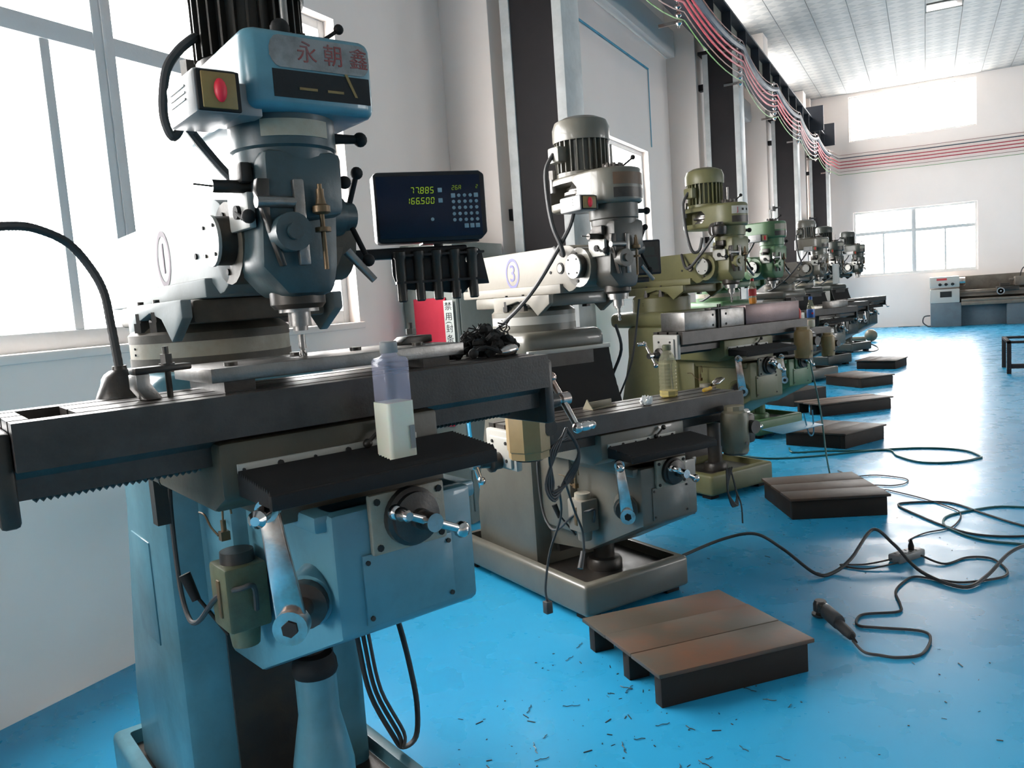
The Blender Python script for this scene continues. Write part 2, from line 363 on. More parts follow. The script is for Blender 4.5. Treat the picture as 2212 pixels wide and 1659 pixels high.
# ---------------------------------------------------------------- knee mill
def ball_crank(parent, c, ax, bar, L1, L2, grip, name='ball_crank', mat=None):
    """c hub point, ax shaft axis (outward), bar direction of the lever, L1/L2 arm lengths, grip length along ax"""
    mat = mat or m_chrome; c = Vector(c); ax = Vector(ax).normalized(); bar = Vector(bar).normalized()
    b = B(); b.cyl(c - ax * .05, c + ax * .012, .013); b.cyl(c - ax * .008, c + ax * .02, .018)
    b.cyl(c, c + bar * L1, .010, .008); b.cyl(c, c - bar * L2, .010, .008); b.sph(c + bar * L1, .015)
    b.sph(c - bar * L2, .017)
    o = b.done(name, mat, parent)
    e = c + bar * L1; b = B()
    b.lathe([(.006, 0), (.009, .01), (.013, grip * .35), (.0135, grip * .55), (.009, grip * .82), (.011, grip * .9), (.008, grip)], e, ax, 14)
    b.done('grip', mat, o)
    return o
def curved(b, cx, cy, r, a0, a1, z0, z1, t=.0015, n=10):
    pts = [(cx + (r + t) * cos(radians(a0 + (a1 - a0) * i / n)), cy + (r + t) * sin(radians(a0 + (a1 - a0) * i / n))) for i in range(n + 1)]
    pts += [(cx + (r - .004) * cos(radians(a1 + (a0 - a1) * i / n)), cy + (r - .004) * sin(radians(a1 + (a0 - a1) * i / n))) for i in range(n + 1)]
    b.prism(pts, 'z', z0, z1)
def mill(label, O, th, body, ramc, tz=.945, tx=0., zu=0., head=None, housing=None, motor=None, flat=False, switch='box', number=None,
         feedL=None, feedR=None, pump=None, near=True, ringc=None, group=None, ytip=0., capc=None, kx=0., hx=0., zhd=0., vy=-.56, xlr=None, sadc=None, mot=True):
    head = head or body; housing = housing or body; motor = motor or body; pump = pump or body; ringc = ringc or m_cream; capc = capc or body
    a = radians(90 - th)
    t = thing('milling_machine', label, 'milling machine', (O[0], O[1], 0), a)
    def P(name, b, m, par=None): return b.done(name, m, par or t)
    # base
    b = B(); b.box(-.31, .31, -.72, .42, .03, .175, .02, seg=3)
    base = P('base', b, body); b = B(); b.box(-.268, .268, -.675, .37, .13, .3, .012); cut(base, b)
    b = B(); b.box(-.262, .262, -.67, .366, .126, .134); P('drip_tray', b, m_cast, base)
    for x in (-.24, .24):
        for y in (-.64, .34): b = B(); b.box(x - .04, x + .04, y - .04, y + .04, 0, .035, .004); P('foot', b, m_black, base)
    # column
    zc = 1.17 + zu
    b = B(); b.prism([(-.26, .12), (-.26, zc), (.12, zc), (.13, .95), (.30, .36), (.30, .12)], 'x', -.25, .25, .028)
    b.box(-.245, .245, -.28, .33, zc - .01, zc + .105, .045, seg=4)
    col = P('column', b, body)
    b = B(); b.prism([(-.13, -.255), (-.14, -.30), (.14, -.30), (.13, -.255)], 'z', .2, zc, 0); P('dovetail_way', b, m_cast if flat else m_table, col)
    b = B(); b.cyl((0, 0, zc + .10), (0, 0, zc + .14), .215); P('turret_neck', b, capc, col)
    z0 = zc + .14
    b = B(); b.cyl((0, 0, z0), (0, 0, z0 + .04), .213, seg=40); rg = P('degree_ring', b, ringc)
    for z in (.012, .028): b = B(); b.cyl((-.2135, -.03, z0 + z), (-.205, -.03, z0 + z), .003, seg=6); P('rivet', b, m_blackp, rg)
    b = B(); b.lathe([(.214, z0 + .04), (.214, z0 + .062), (.20, z0 + .075), (.15, z0 + .115), (.14, z0 + .15)], seg=36); tur = P('turret', b, capc)
    b = B(); b.box(-.165, .165, -.40, .30, z0 + .085, z0 + .142, .01); P('ram_saddle', b, capc, tur)
    for s in (-1, 1):
        b = B(); b.prism([(-.43, z0 + .142), (-.43, z0 + .10), (-.33, z0 + .045), (-.26, z0 + .10), (-.16, z0 + .118), (-.06, z0 + .10), (.0, z0 + .05), (.06, z0 + .05), (.06, z0 + .142)], 'x', s * .175, s * .20, .004); P('clamp_cheek', b, ramc, tur)
        for y in (-.20, -.05):
            b = B(); b.cyl((s * .19, y, z0 + .07), (s * .19, y, z0 + .095), .022, seg=6); b.cyl((s * .19, y, z0 + .09), (s * .19, y, z0 + .12), .016, seg=6); b.cyl((s * .19, y, z0 + .1), (s * .19, y, z0 + .15), .008); P('turret_bolt', b, m_cast, tur)
    # ram
    zr = z0 + .142
    b = B(); arc = [(-.49 - .105 * sin(pi * k / 12), zr + .11 + .105 * cos(pi * k / 12)) for k in range(13)]
    b.prism(arc + [(-.45, zr + .03), (.44, zr + .03), (.44, zr + .215)], 'x', -.13, .13, .005)
    b.box(-.148, .148, -.45, .46, zr, zr + .045, .006); ram = P('ram', b, ramc)
    for yy, zz in ((-.565, .17), (-.565, .05), (-.36, .10)): b = B(); b.cyl((-.134, yy, zr + zz), (-.128, yy, zr + zz), .007, seg=8); P('screw_hole', b, m_blackp, ram)
    b = B(); b.cyl((-.134, -.44, zr + .115), (-.129, -.44, zr + .115), .026); P('ring_seat', b, m_blackp, ram)
    b = B(); b.cyl((-.137, -.44, zr + .115), (-.129, -.44, zr + .115), .019); P('plug', b, m_cream, ram)
    if number:
        b = B(); mm = LEFT.copy()
        cy, cz = number[2], zr + number[3]; R0 = number[4]
        n = 40; pts = [(cy + R0 * cos(2 * pi * k / n), cz + R0 * 1.22 * sin(2 * pi * k / n)) for k in range(n)]; ipt = [(cy + R0 * .82 * cos(2 * pi * k / n), cz + R0 * .98 * sin(2 * pi * k / n)) for k in range(n)]
        for k in range(n):
            k2 = (k + 1) % n; b._new([(-.1312, *pts[k]), (-.1312, *pts[k2]), (-.1312, *ipt[k2]), (-.1312, *ipt[k])], [(0, 1, 2, 3)])
        b.mesh(text(number[0], R0 * 1.9), Matrix.Translation((-.1308, cy, cz - .003)) @ mm)
        o = P('painted_number', b, number[1], ram); o['label'] = 'circled number %s painted on the ram' % number[0]
    # head adapter
    zk = zr + .11
    b = B(); b.cyl((-.13, -.575, zk), (.13, -.575, zk), .088); b.cyl((0, -.57, zk), (0, -.66, zk), .088, .10); ad = P('head_adapter', b, capc)
    b = B(); b.cyl((-.165, -.585, zk + .005), (-.12, -.585, zk + .005), .052); b.cyl((-.12, -.585, zk), (.12, -.585, zk), .05); P('tilt_worm_housing', b, m_cast, ad)
    b = B(); b.cyl((-.171, -.585, zk + .005), (-.164, -.585, zk + .005), .054); dsk = P('end_cap', b, m_white, ad)
    for k in range(4):
        aa = pi / 4 + k * pi / 2; b = B(); b.cyl((-.174, -.585 + .042 * cos(aa), zk + .005 + .042 * sin(aa)), (-.17, -.585 + .042 * cos(aa), zk + .005 + .042 * sin(aa)), .004, seg=6); b.done('screw', m_blackp, dsk)
    # quill head
    y0 = -.68 - ytip; zt = 1.82 + zu + zhd; zq0 = zt + (.018 if zhd else 0)
    b = B(); b.lathe([(.098, zt - .10), (.102, zt - .08), (.102, zt - .065), (.108, zt - .06), (.108, zt)], (0, y0, 0), seg=30)
    b.prism([(-.085, zt - .09), (-.10, zt - .30), (-.05, zt - .36), (.055, zt - .36), (.07, zt - .30), (.085, zt - .09)], 'y', y0 - .075, y0 + .08, .02)
    b.prism([(-.085, zt - .07), (-.09, zt - .22), (.08, zt - .20), (.085, zt - .07)], 'y', y0 - .10, y0 + .06, .018)
    qh = P('quill_head', b, head)
    b = B(); b.lathe([(.05, zt - .385), (.058, zt - .375), (.058, zt - .33)], (0, y0, 0)); P('quill_collar', b, m_cast, qh)
    b = B(); b.cyl((0, y0, zq0 - .41), (0, y0, zq0 - .36), .042); b.cyl((0, y0, zq0 - .40), (0, y0, zq0 - .385), .046); P('quill', b, m_steel)
    b = B(); b.cyl((0, y0, zq0 - .44), (0, y0, zq0 - .41), .024); b.cyl((0, y0, zq0 - .45), (0, y0, zq0 - .43), .016); P('collet_nut', b, m_steel)
    if near:
        b = B(); b.cyl((0, y0, zt - .47), (0, y0, zt - .44), .008)
        for k in range(2):
            b.tube([(.006 * cos(k * pi + s * .9), y0 + .006 * sin(k * pi + s * .9), zt - .465 - s * .006) for s in range(7)], .003, 5, 2)
        b.cyl((0, y0, zq0 - .505), (0, y0, zq0 - .46), .005); P('end_mill', b, m_steel)
    b = B(); b.box(-.035, -.012, y0 - .112, y0 - .095, zt - .30, zt - .13, .004); P('depth_scale', b, m_steel, qh)
    b = B(); b.cyl((.018, y0 - .115, zt - .31), (.018, y0 - .115, zt - .14), .005); b.lathe([(.012, -.2), (.018, -.196), (.018, -.184), (.011, -.18), (.008, -.165), (.008, -.15)], (.018, y0 - .115, zt), seg=16); b.lathe([(.016, -.235), (.016, -.226)], (.018, y0 - .115, zt), seg=16); P('quill_stop', b, m_brass, qh)
    b = B(); b.cyl((-.05, y0 - .13, zt - .235), (-.05, y0 - .09, zt - .235), .038); b.cyl((-.05, y0 - .14, zt - .235), (-.05, y0 - .128, zt - .235), .016); P('feed_reverse_knob', b, head, qh)
    b = B(); b.cyl((-.11, y0 - .10, zt - .175), (-.03, y0 - .10, zt - .175), .012); P('feed_trip_pin', b, m_steel, qh)
    b = B(); b.prism([(-.105, zt - .13), (-.11, zt - .155), (-.07, zt - .30), (-.06, zt - .30), (-.085, zt - .2), (-.08, zt - .13)], 'y', y0 - .105, y0 - .085, .003); P('trip_plate', b, m_cast, qh)
    b = B(); b.cyl((.07, y0, zt - .19), (.115, y0, zt - .19), .048, .042); b.cyl((.115, y0, zt - .19), (.145, y0, zt - .19), .034, .03); P('feed_hub', b, head, qh)
    b = B()
    for dy, dz in ((-.05, -.10), (.085, -.02), (-.03, .09)):
        e = Vector((.15, y0 + dy, zt - .19 + dz)); b.cyl((.132, y0, zt - .19), e, .006); b.sph(e, .014)
    P('quill_feed_handle', b, m_black, qh)
    b = B(); b.cyl((.10, y0 - .05, zt - .27), (.15, y0 - .07, zt - .335), .010, .008); P('quill_lock_handle', b, m_steel, qh)
    b = B(); b.cyl((.06, y0 - .03, zt - .11), (.10, y0 - .05, zt - .125), .02, .012); b.sph((.106, y0 - .055, zt - .125), .014); P('feed_lever', b, m_black, qh)
    b = B(); b.cyl((-.09, y0 - .02, zt - .135), (-.165, y0 - .02, zt - .135), .013); b.cyl((-.165, y0 - .02, zt - .135), (-.20, y0 - .02, zt - .132), .002, seg=6); b.box(-.115, -.09, y0 - .05, y0 + .02, zt - .13, zt - .09, .006); P('power_feed_lever', b, m_cast, qh)
    b = B(); b.box(-.112, -.097, y0 - .06, y0 + .05, zt - .22, zt - .15, .003); pl = P('gear_plate', b, m_white, qh)
    b = B(); b.cyl((-.12, y0 - .01, zt - .185), (-.108, y0 - .01, zt - .185), .014); b.cyl((-.118, y0 - .01, zt - .185), (-.118, y0 - .045, zt - .2), .004); b.sph((-.118, y0 - .075, zt - .2), .014); b.cyl((-.118, y0 - .04, zt - .2), (-.118, y0 - .07, zt - .2), .004); P('gear_selector', b, m_black, pl)
    # belt housing
    zb = zt; zh = zt + .15
    if flat: plan = [(-.142, y0 - .09), (-.138, y0 - .115), (-.12, y0 - .125), (.105, y0 - .125), (.127, y0 - .115), (.135, y0 - .09), (.135, y0 + .12), (.13, y0 + .30), (.08, y0 + .36), (-.08, y0 + .36), (-.13, y0 + .30), (-.135, y0 + .12)]
    else: plan = [(.128 * cos(pi + k * pi / 14), y0 + .128 * sin(pi + k * pi / 14)) for k in range(15)] + [(.135, y0 + .2), (.12, y0 + .30), (.07, y0 + .345), (-.07, y0 + .345), (-.12, y0 + .30), (-.135, y0 + .2)]
    b = B(); b.prism(plan, 'z', zb, zh, .016, seg=3); hs = P('belt_housing', b, housing)
    if near:
        b = B(); yc = y0 + .2
        b.prism([(yc - .115, zb + .065), (yc - .085, zb + .036), (yc + .11, zb + .036), (yc + .11, zb + .118), (yc - .085, zb + .118), (yc - .115, zb + .09)], 'x', -.2, -.02, .004); cut(hs, b)
        b = B(); b.lathe([(.075, .036), (.075, .05), (.06, .055), (.06, .062), (.085, .068), (.085, .08), (.066, .085), (.066, .092), (.06, .1), (.05, .118)], (-.03, y0 + .17, zb), seg=28); P('pulley', b, m_steel, hs)
        b = B(); b.cyl((-.115, y0 + .28, zb + .09), (-.115, y0 + .28, zb + .19), .014); b.cyl((-.115, y0 + .28, zb + .15), (-.115, y0 + .28, zb + .19), .018, seg=6); P('tension_stud', b, m_steel, hs)
    if flat:
        b = B(); x0, x1 = -.095, .118; n = 8; zz0, zz1 = zb + .078, zb + .138
        pts = []
        for k in range(n): pts.append((x0 + .02 * cos(pi / 2 + pi * k / (n - 1)) + .02, (zz0 + zz1) / 2 + .030 * sin(pi / 2 + pi * k / (n - 1))))
        for k in range(n): pts.append((x1 - .02 + .02 * cos(-pi / 2 + pi * k / (n - 1)), (zz0 + zz1) / 2 + .030 * sin(-pi / 2 + pi * k / (n - 1))))
        b.prism(pts, 'y', y0 - .1275, y0 - .1235); np_ = P('nameplate', b, paint('grey nameplate', (.24, .23, .22), .45, dirt=(.10, .09, .085), amt=1., scale=16), hs)
        b = B(); m_fade = paint('faded red print', (.22, .035, .03), .6, dirt=(.2, .17, .16), amt=.5, scale=40); b.mesh(text('\u6c38 \u671d \u946b', .044), Matrix.Translation((.038, y0 - .1278, zb + .108)) @ FRONT); P('lettering', b, m_fade, np_)
        b = B(); b.box(-.092, .115, y0 - .1265, y0 - .1235, zb + .022, zb + .074); lp = P('data_plate', b, m_blackp, hs)
        b = B(); b.box(-.04, -.002, y0 - .128, y0 - .126, zb + .038, zb + .043); b.box(.02, .055, y0 - .128, y0 - .126, zb + .038, zb + .043); b.prism([(.06, zb + .078), (.066, zb + .078), (.086, zb + .034), (.08, zb + .034)], 'y', y0 - .128, y0 - .126); P('yellow_print', b, m_yel, lp)
        for sx in (-.1, .125):
            b = B(); b.sph((sx * .93, y0 - .122, zb + .1), .004, 8); P('rivet', b, m_cream, hs)
        b = B(); b.sph((-.03, y0 - .04, zh + .03), .02); b.cyl((-.03, y0 - .04, zh - .005), (-.03, y0 - .04, zh + .02), .012); P('speed_knob', b, m_black, hs)
        b = B(); curved(b, 0, y0, .109, 225, 300, zb - .045, zb - .012); P('speed_plate', b, m_cream, qh)
    else:
        b = B(); curved(b, 0, y0, .128, 232, 318, zb + .075, zb + .125); np_ = P('nameplate', b, m_white if switch == 'round' else (m_brownp if near else m_cream), hs)
        b = B(); curved(b, 0, y0, .128, 232, 318, zb + .02, zb + .062); P('data_plate', b, m_table, hs)
        if switch == 'round':
            for k, (ch, aa) in enumerate((('J', 250), ('\u25a0', 268), ('\u25a0', 286))):
                ar = radians(aa); mm = Matrix.Translation((.1305 * cos(ar), y0 + .1305 * sin(ar), zb + .10)) @ Matrix.Rotation(ar + pi / 2, 4, 'Z') @ FRONT
                b = B(); b.mesh(text(ch, .042 if k == 0 else .02), mm); P('lettering', b, m_redp if k == 0 else m_blackp, np_)
    b = B(); b.cyl((0, y0, zh - .01), (0, y0, zh + .11), .008); P('drawbar', b, m_steel, hs)
    b = B(); b.lathe([(.05, -.003), (.05, .012), (.042, .014), (.042, .024), (.02, .026)], (.015, y0 + .01, zh), seg=18)
    for k in range(9): aa = k * 2 * pi / 9; b.cyl((.015 + .04 * cos(aa), y0 + .01 + .04 * sin(aa), zh), (.015 + .04 * cos(aa), y0 + .01 + .04 * sin(aa), zh + .03), .008, seg=6)
    P('ratchet_cap', b, m_cast, hs)
    b = B(); b.cyl((.05, y0, zh + .01), (.115, y0 - .01, zh + .055), .004); b.sph((.118, y0 - .01, zh + .058), .011); P('brake_lever', b, m_black, hs)
    b = B(); b.cyl((.09, y0 - .02, zt - .028), (.155, y0 - .03, zt - .028), .012, .009); b.sph((.165, y0 - .031, zt - .028), .016); P('speed_change_lever', b, m_black, qh)
    # motor
    ym = y0 + .20
    if mot:
        b = B(); b.lathe([(.12, zh - .005), (.12, zh + .018), (.1, zh + .022), (.1, zh + .16), (.124, zh + .16)], (0, ym, 0), seg=28); mo = P('motor_body', b, motor)
        b = B()
        for k in range(26):
            aa = 2 * pi * k / 26; mm = Matrix.Translation((0, ym, 0)) @ Matrix.Rotation(aa, 4, 'Z'); b.box(.095, .122, -.0025, .0025, zh + .02, zh + .165, 0, mm)
        P('cooling_fins', b, motor, mo)
        b = B(); b.lathe([(.128, zh + .155), (.13, zh + .165), (.13, zh + .215), (.118, zh + .245), (.08, zh + .262), (0, zh + .268)], (0, ym, 0), seg=32); P('fan_cover', b, motor, mo)
        b = B(); b.box(-.165, -.115, ym - .04, ym + .04, zh + .06, zh + .13, .008); (P('terminal_box', b, motor, mo) if not flat else b.bm.free())
        b = B(); zq = zh + .07; b.tube([(-.11, -.46, 2.07), (-.135, -.5, 2.05), (-.166, -.5, 2.022), (-.194, -.5, 1.981), (-.208, -.5, 1.922), (-.21, -.5, 1.874), (-.198, -.5, 1.841), (-.181, -.5, 1.857), (-.174, -.5, 1.887)] if flat else [(-.16, ym, zq + .03), (-.20, ym + .01, zq - .04), (-.215, ym - .01, zq - .17), (-.21, ym - .03, zq - .29), (-.19, ym - .05, zq - .37)] + ([(-.16, ym - .08, zq - .36), (-.15, ym - .10, zq - .28)] if switch == 'round' or flat else [(-.17, ym - .04, zq - .42), (-.15, ym + .05, zr + .21)]), .010, 8); P('motor_cable', b, m_cable)
    # switch
    if switch == 'box':
        x0, x1, ya, yb, za, zb2 = -.24, -.15, y0 - .075, y0 + .07, zt - .03, zt + .035
        if flat: x0, x1, ya, yb, za, zb2 = -.25, -.165, y0 - .145, y0 + .02, zt - .025, zt + .055
        b = B(); b.box(x0, x1, ya, yb, za, zb2, .008); b.box(x1 - .01, -.11, ya + .04, yb, za + .01, zb2 - .01, .004); sw = P('switch_box', b, m_grey)
        b = B(); b.box(x0 + .004, x1 - .002, ya - .004, ya + .01, za + .004, zb2 - .004, .003); fr = P('switch_bezel', b, m_black, sw)
        b = B(); b.box(x0 + .012, x1 - .01, ya - .007, ya, za + .008, zb2 - .008, .002); P('switch_plate', b, m_yel, fr)
        b = B(); b.sph(((x0 + x1) / 2 + .002, ya - .006, (za + zb2) / 2), .012, 14, 1.8); P('red_rocker', b, m_red, fr)
        b = B()
        for k in range(3): b.box(x0 - .002, x0 + .003, ya + .05, yb - .03, (za + zb2) / 2 - .008 + k * .012, (za + zb2) / 2 - .005 + k * .012)
        P('louver', b, m_white, sw)
    else:
        b = B(); b.cyl((-.17, y0 - .02, zt - .02), (-.09, y0 - .02, zt - .02), .045); b.lathe([(.045, 0), (.05, .02), (.05, .05), (.03, .065), (.028, .08)], (-.16, y0 - .06, zt - .055)); P('drum_switch', b, m_cast)
    b = B()
    if flat: b.tube([(-.21, y0 + .02, zt - .02), (-.19, y0 + .10, 1.866 - .02), (-.151, -.55, 1.811), (-.108, -.56, 1.754), (-.08, -.58, 1.73)], .010, 8)
    elif switch == 'box': b.tube([(-.18, y0 + .05, zt - .02), (-.17, y0 + .12, zt - .10), (-.22, y0 + .28, zt - .30), (-.26, -.27, zt - .42), (-.29, -.1, zt - .52), (-.25, .0, zt - .53)], .010, 8)
    else: b.tube([(-.15, y0, zt - .06), (-.19, y0 + .08, zt - .17), (-.20, y0 + .2, zt - .26), (-.15, y0 + .3, zr + .21)], .010, 8)
    P('switch_cable', b, m_cable)
    if hx:
        for o_ in t.children:
            if o_.name.split('.')[0] in ('quill_head', 'quill', 'collet_nut', 'end_mill'): o_.location.x = hx
    # knee
    k0 = tz - .24
    b = B(); b.prism([(-.95, k0), (-.95, tz - .485), (vy, tz - (.695 if flat else .675)), (-.255, tz - .71), (-.255, k0)], 'x', -.16, .16, .012)
    b.box(-.185, .185, -.93, -.26, k0 - .035, k0, .008); b.box(-.2, .2, -.5, -.255, tz - .6, k0, .02)
    b.cyl((-.13, -.82, tz - .41), (-.195, -.885, tz - .41), .058, .052); kn = P('knee', b, body)
    b = B(); b.box(-.105, .10, -.956, -.948, tz - .47, tz - .33, .002); cp = P('cover_plate', b, body, kn)
    for x in (-.095, .09):
        for z in (.455, .345): b = B(); b.cyl((x, -.9595, tz - z), (x, -.955, tz - z), .005, seg=8); P('screw', b, m_cast, cp)
    b = B(); b.box(-.085, .085, -.965, -.948, tz - .335, tz - .215, .006); dp = P('dial_bracket', b, m_cream if near else body, kn)
    b = B(); b.lathe([(.058, 0), (.058, .018), (.05, .022), (.05, .034), (.02, .04), (.02, .055)], (0, -.962, tz - .27), (0, -1, 0), 28); P('graduated_dial', b, m_table, dp)
    for x in (-.07, .07):
        for z in (.32, .23): b = B(); b.cyl((x, -.968, tz - z), (x, -.962, tz - z), .007, seg=8); P('socket_screw', b, m_blackp, dp)
    ball_crank(kn, (0.005, -1.03, tz - .272), (0, -1, 0), (-.9, -.1, .42), .085, .085, .05)
    # elevating crank
    dv = Vector((-.6, -.8, 0)).normalized(); h = Vector((-.20, -.892, tz - .41))
    b = B(); b.cyl(h - dv * .01, h + dv * .02, .045); P('elevating_dial', b, m_table, kn)
    side = dv.cross(Vector((0, 0, 1))).normalized(); q = h + dv * .10; top = q + Vector((0, 0, .212)) + side * .022
    b = B(); up = (top - q).normalized(); mm = Matrix((side.to_4d(), dv.to_4d(), up.to_4d(), (0, 0, 0, 1))).transposed(); mm = Matrix.Translation(q) @ mm.to_3x3().to_4x4()
    b.cyl(h, q, .02); b.prism([(-.028, -.01), (.028, -.01), (.018, .208), (-.018, .208)], 'y', -.008, .008, .004, mm); b.cyl(q - dv * .01, q + dv * .022, .031); b.cyl(top - dv * .01, top + dv * .014, .021); ec = P('elevating_crank', b, m_chrome, kn)
    b = B(); b.cyl(q + dv * .02, q + dv * .026, .015, seg=6); P('hub_nut', b, m_blackp, ec)
    b = B(); b.lathe([(.008, 0), (.012, .015), (.014, .03), (.009, .045), (.015, .058), (.016, .07), (.008, .082)], top, dv, 14); P('grip', b, m_chrome, ec)
    # elevating screw
    b = B()
    if flat: b.lathe([(.075, .125), (.075, .34), (.06, .42), (.05, .47), (.05, .60)], (-.0, -.50, 0), seg=28); b.done('screw_housing', body, t); b = B(); b.lathe([(.052, .57), (.056, .58), (.054, .60), (.045, .62)], (0, -.5, 0)); P('gaiter', b, m_black)
    else: b.lathe([(.052, .125), (.085, .128), (.085, .17), (.075, .185), (.05, .19), (.05, tz - .66)], (0, -.47, 0), seg=28); P('screw_housing', b, m_cast if near else body)
    b = B(); b.lathe([(.07, tz - .63), (.03, tz - .72), (.03, tz - .74)], (0, -.47, 0)); P('elevating_screw', b, m_steel)
    # oil pump
    K = len(t.children_recursive); b = B(); b.box(-.26, -.165, -.58, -.475, tz - .575, tz - .43, .008); b.cyl((-.212, -.53, tz - .62), (-.212, -.53, tz - .57), .03, .036); op = P('oil_pump', b, pump)
    b = B(); b.cyl((-.212, -.528, tz - .43), (-.212, -.528, tz - .405), .038, .036, 24); P('filler_cap', b, m_cast if flat else m_cream, op)
    b = B(); b.box(-.264, -.258, -.545, -.525, tz - .545, tz - .46, .003); P('sight_glass', b, m_brass, op)
    b = B(); b.cyl((-.24, -.50, tz - .60), (-.29, -.44, tz - .50), .004); b.cyl((-.285, -.446, tz - .52), (-.30, -.43, tz - .46), .010, .013); P('pump_lever', b, m_black, op)
    b = B(); b.tube([(-.2, -.585, tz - .53), (-.21, -.61, tz - .47), (-.235, -.60, tz - .47), (-.26, -.52, tz - .50), (-.28, -.42, tz - .58), (-.285, -.36, tz - .58), (-.28, -.30, tz - .50), (-.27, -.27, tz - .30), (-.25, -.28, tz - .20)], .006, 8); P('oil_hose', b, m_cable, op)
    b = B(); b.box(-.235, -.215, -.51, -.49, tz - .385, tz - .365); b.cyl((-.225, -.50, tz - .365), (-.225, -.50, tz - .34), .006); b.tube([(-.225, -.50, tz - .34), (-.222, -.50, tz - .30), (-.215, -.50, tz - .285), (-.208, -.5, tz - .30), (-.205, -.5, tz - .33)], .0025, 6); b.tube([(-.235, -.49, tz - .375), (-.24, -.46, tz - .36), (-.245, -.44, tz - .335), (-.245, -.40, tz - .335)], .0025, 6); P('oil_distributor', b, m_brass, op)
    op.location = (kx, -.035, .035) if flat else (kx, -.08, .02)
    kn.location = (kx, 0, 0)
    # saddle, bellows, table
    sx = tx * .3 - .04
    b = B(); b.prism([(-.865, tz - .085), (-.865, tz - .19), (-.80, tz - .222), (-.36, tz - .222), (-.31, tz - .19), (-.31, tz - .085)], 'x', -.25 + sx, .22 + sx, .01); b.box(-.19, .19, -.86, -.32, tz - .262, tz - .2, .01); sd = P('saddle', b, sadc or (body if near else m_cast))
    b = B(); b.box(-.22 + sx, .16 + sx, -.872, -.864, tz - .145, tz - .127, .001); st = P('bellows_strip', b, m_white, sd)
    for k in range(6): b = B(); b.cyl((-.21 + sx + .07 * k, -.876, tz - .137), (-.21 + sx + .07 * k, -.871, tz - .137), .006 if k % 2 else .003, seg=8); P('screw', b, m_blackp, st)
    b = B(); b.cyl((.04 + sx, -.88, tz - .13), (.075 + sx, -.885, tz - .10), .004); b.sph((.08 + sx, -.885, tz - .097), .011); b.sph((.04 + sx, -.88, tz - .13), .01); P('saddle_lock', b, m_cast, sd)
    n = 15; prof = []
    for k in range(2 * n + 1):
        u = k / (2 * n); prof.append((-.87 - .152 * u, tz - .146 - .016 * u + (.0085 if k % 2 else 0)))
    b = B(); b.prism(prof + [(-1.027, tz - .185), (-.87, tz - .185)], 'x', -.222 + sx, .25 + sx); P('bellows', b, m_black)
    b = B(); b.box(-.225 + sx, .25 + sx, -1.030, -1.016, tz - .188, tz - .161, .003); P('bellows_front_bar', b, m_black)
    if tz < 1.05:
        b = B(); prof = []
        for k in range(17):
            u = k / 16; prof.append((-.285 - .05 * u - .05 * u * u, zc + .01 - (zc - tz + .09) * u + (.008 if k % 2 else 0)))
        b.prism(prof + [(-.36, tz - .08), (-.27, zc - .02)], 'x', -.24, .25); P('rear_bellows', b, m_black)
        b = B(); b.box(-.245, .25, -.30, -.28, zc - .0, zc + .02, .002); P('rear_strip', b, m_white if near else m_cast)
    xa, xb = xlr or (tx - .56, tx + .56); ya, yb = -.87, -.61
    pts = [(ya, tz - .078), (ya, tz)]
    for k in range(3):
        c = ya + .045 + k * .085
        pts += [(c - .008, tz), (c - .008, tz - .02), (c - .015, tz - .02), (c - .015, tz - .032), (c + .015, tz - .032), (c + .015, tz - .02), (c + .008, tz - .02), (c + .008, tz)]
    pts += [(yb, tz), (yb, tz - .078), (yb - .03, tz - .078), (yb - .045, tz - .095), (yb - .045, tz - .13), (ya + .045, tz - .13), (ya + .045, tz - .095), (ya + .03, tz - .078)]
    b = B(); b.prism(pts, 'x', xa, xb); tb = P('table', b, m_table)
    if flat:
        b = B(); b.box(xa + .03, xa + .10, ya + .045, yb - .04, tz - .03, tz + .02, .01); cut(tb, b)
    b = B(); zz = tz - .135; L = xb - xa - .06; n = int(L / .011) if near else 6
    b.lathe([(.012 + (.006 if k % 2 else 0), k * L / (2 * n)) for k in range(2 * n + 1)], (xa + .03, -.74, zz), (1, 0, 0), 8); P('lead_screw', b, m_cast, tb)
    for s, xe in ((-1, xa), (1, xb)):
        b = B(); x0, x1 = sorted((xe, xe + s * .03)); b.box(x0, x1, ya + .02, yb - .02, tz - .17, tz - .015, .008); x0, x1 = sorted((xe + s * .03, xe + s * .042)); b.box(x0, x1, ya + .04, yb - .06, tz - .16, tz - .04, .006); br = P('end_bracket', b, m_white if (s < 0 and not flat) else m_cast, tb)
        for yy, z2 in ((-.80, -.06), (-.70, -.06), (-.80, -.13)): b = B(); b.cyl((xe + s * .04, yy, tz + z2), (xe + s * .046, yy, tz + z2), .007, seg=8); P('socket_screw', b, m_blackp, br)
        b = B(); b.lathe([(.035, 0), (.035, .03), (.042, .032), (.042, .045), (.022, .05), (.018, .09)], (xe + s * .04, -.74, zz), (s, 0, 0), 24); P('graduated_dial', b, m_table, br)
        ball_crank(br, (xe + s * .15, -.74, zz), (s, 0, 0), (0, -.6, -.8) if s > 0 else (0, .55, .8), .09, .07, .06)
    for f, s in ((feedL, -1), (feedR, 1)):
        if not f: continue
        xc = (xa - .02) if s < 0 else xb - .13; dz = .06 if s < 0 else -.10
        rf = 1.2 if s < 0 else .92; b = B(); b.lathe([(.05 * rf, tz - .165 + dz), (.066 * rf, tz - .16 + dz), (.066 * rf, tz - .135 + dz), (.07 * rf, tz - .13 + dz), (.07 * rf, tz + .0 + dz), (.064 * rf, tz + .02 + dz), (.05 * rf, tz + .03 + dz), (.05 * rf, tz + .05 + dz)], (xc - .0, -.93, 0), seg=8 if s < 0 else 10); fd = P('feed_motor', b, f)
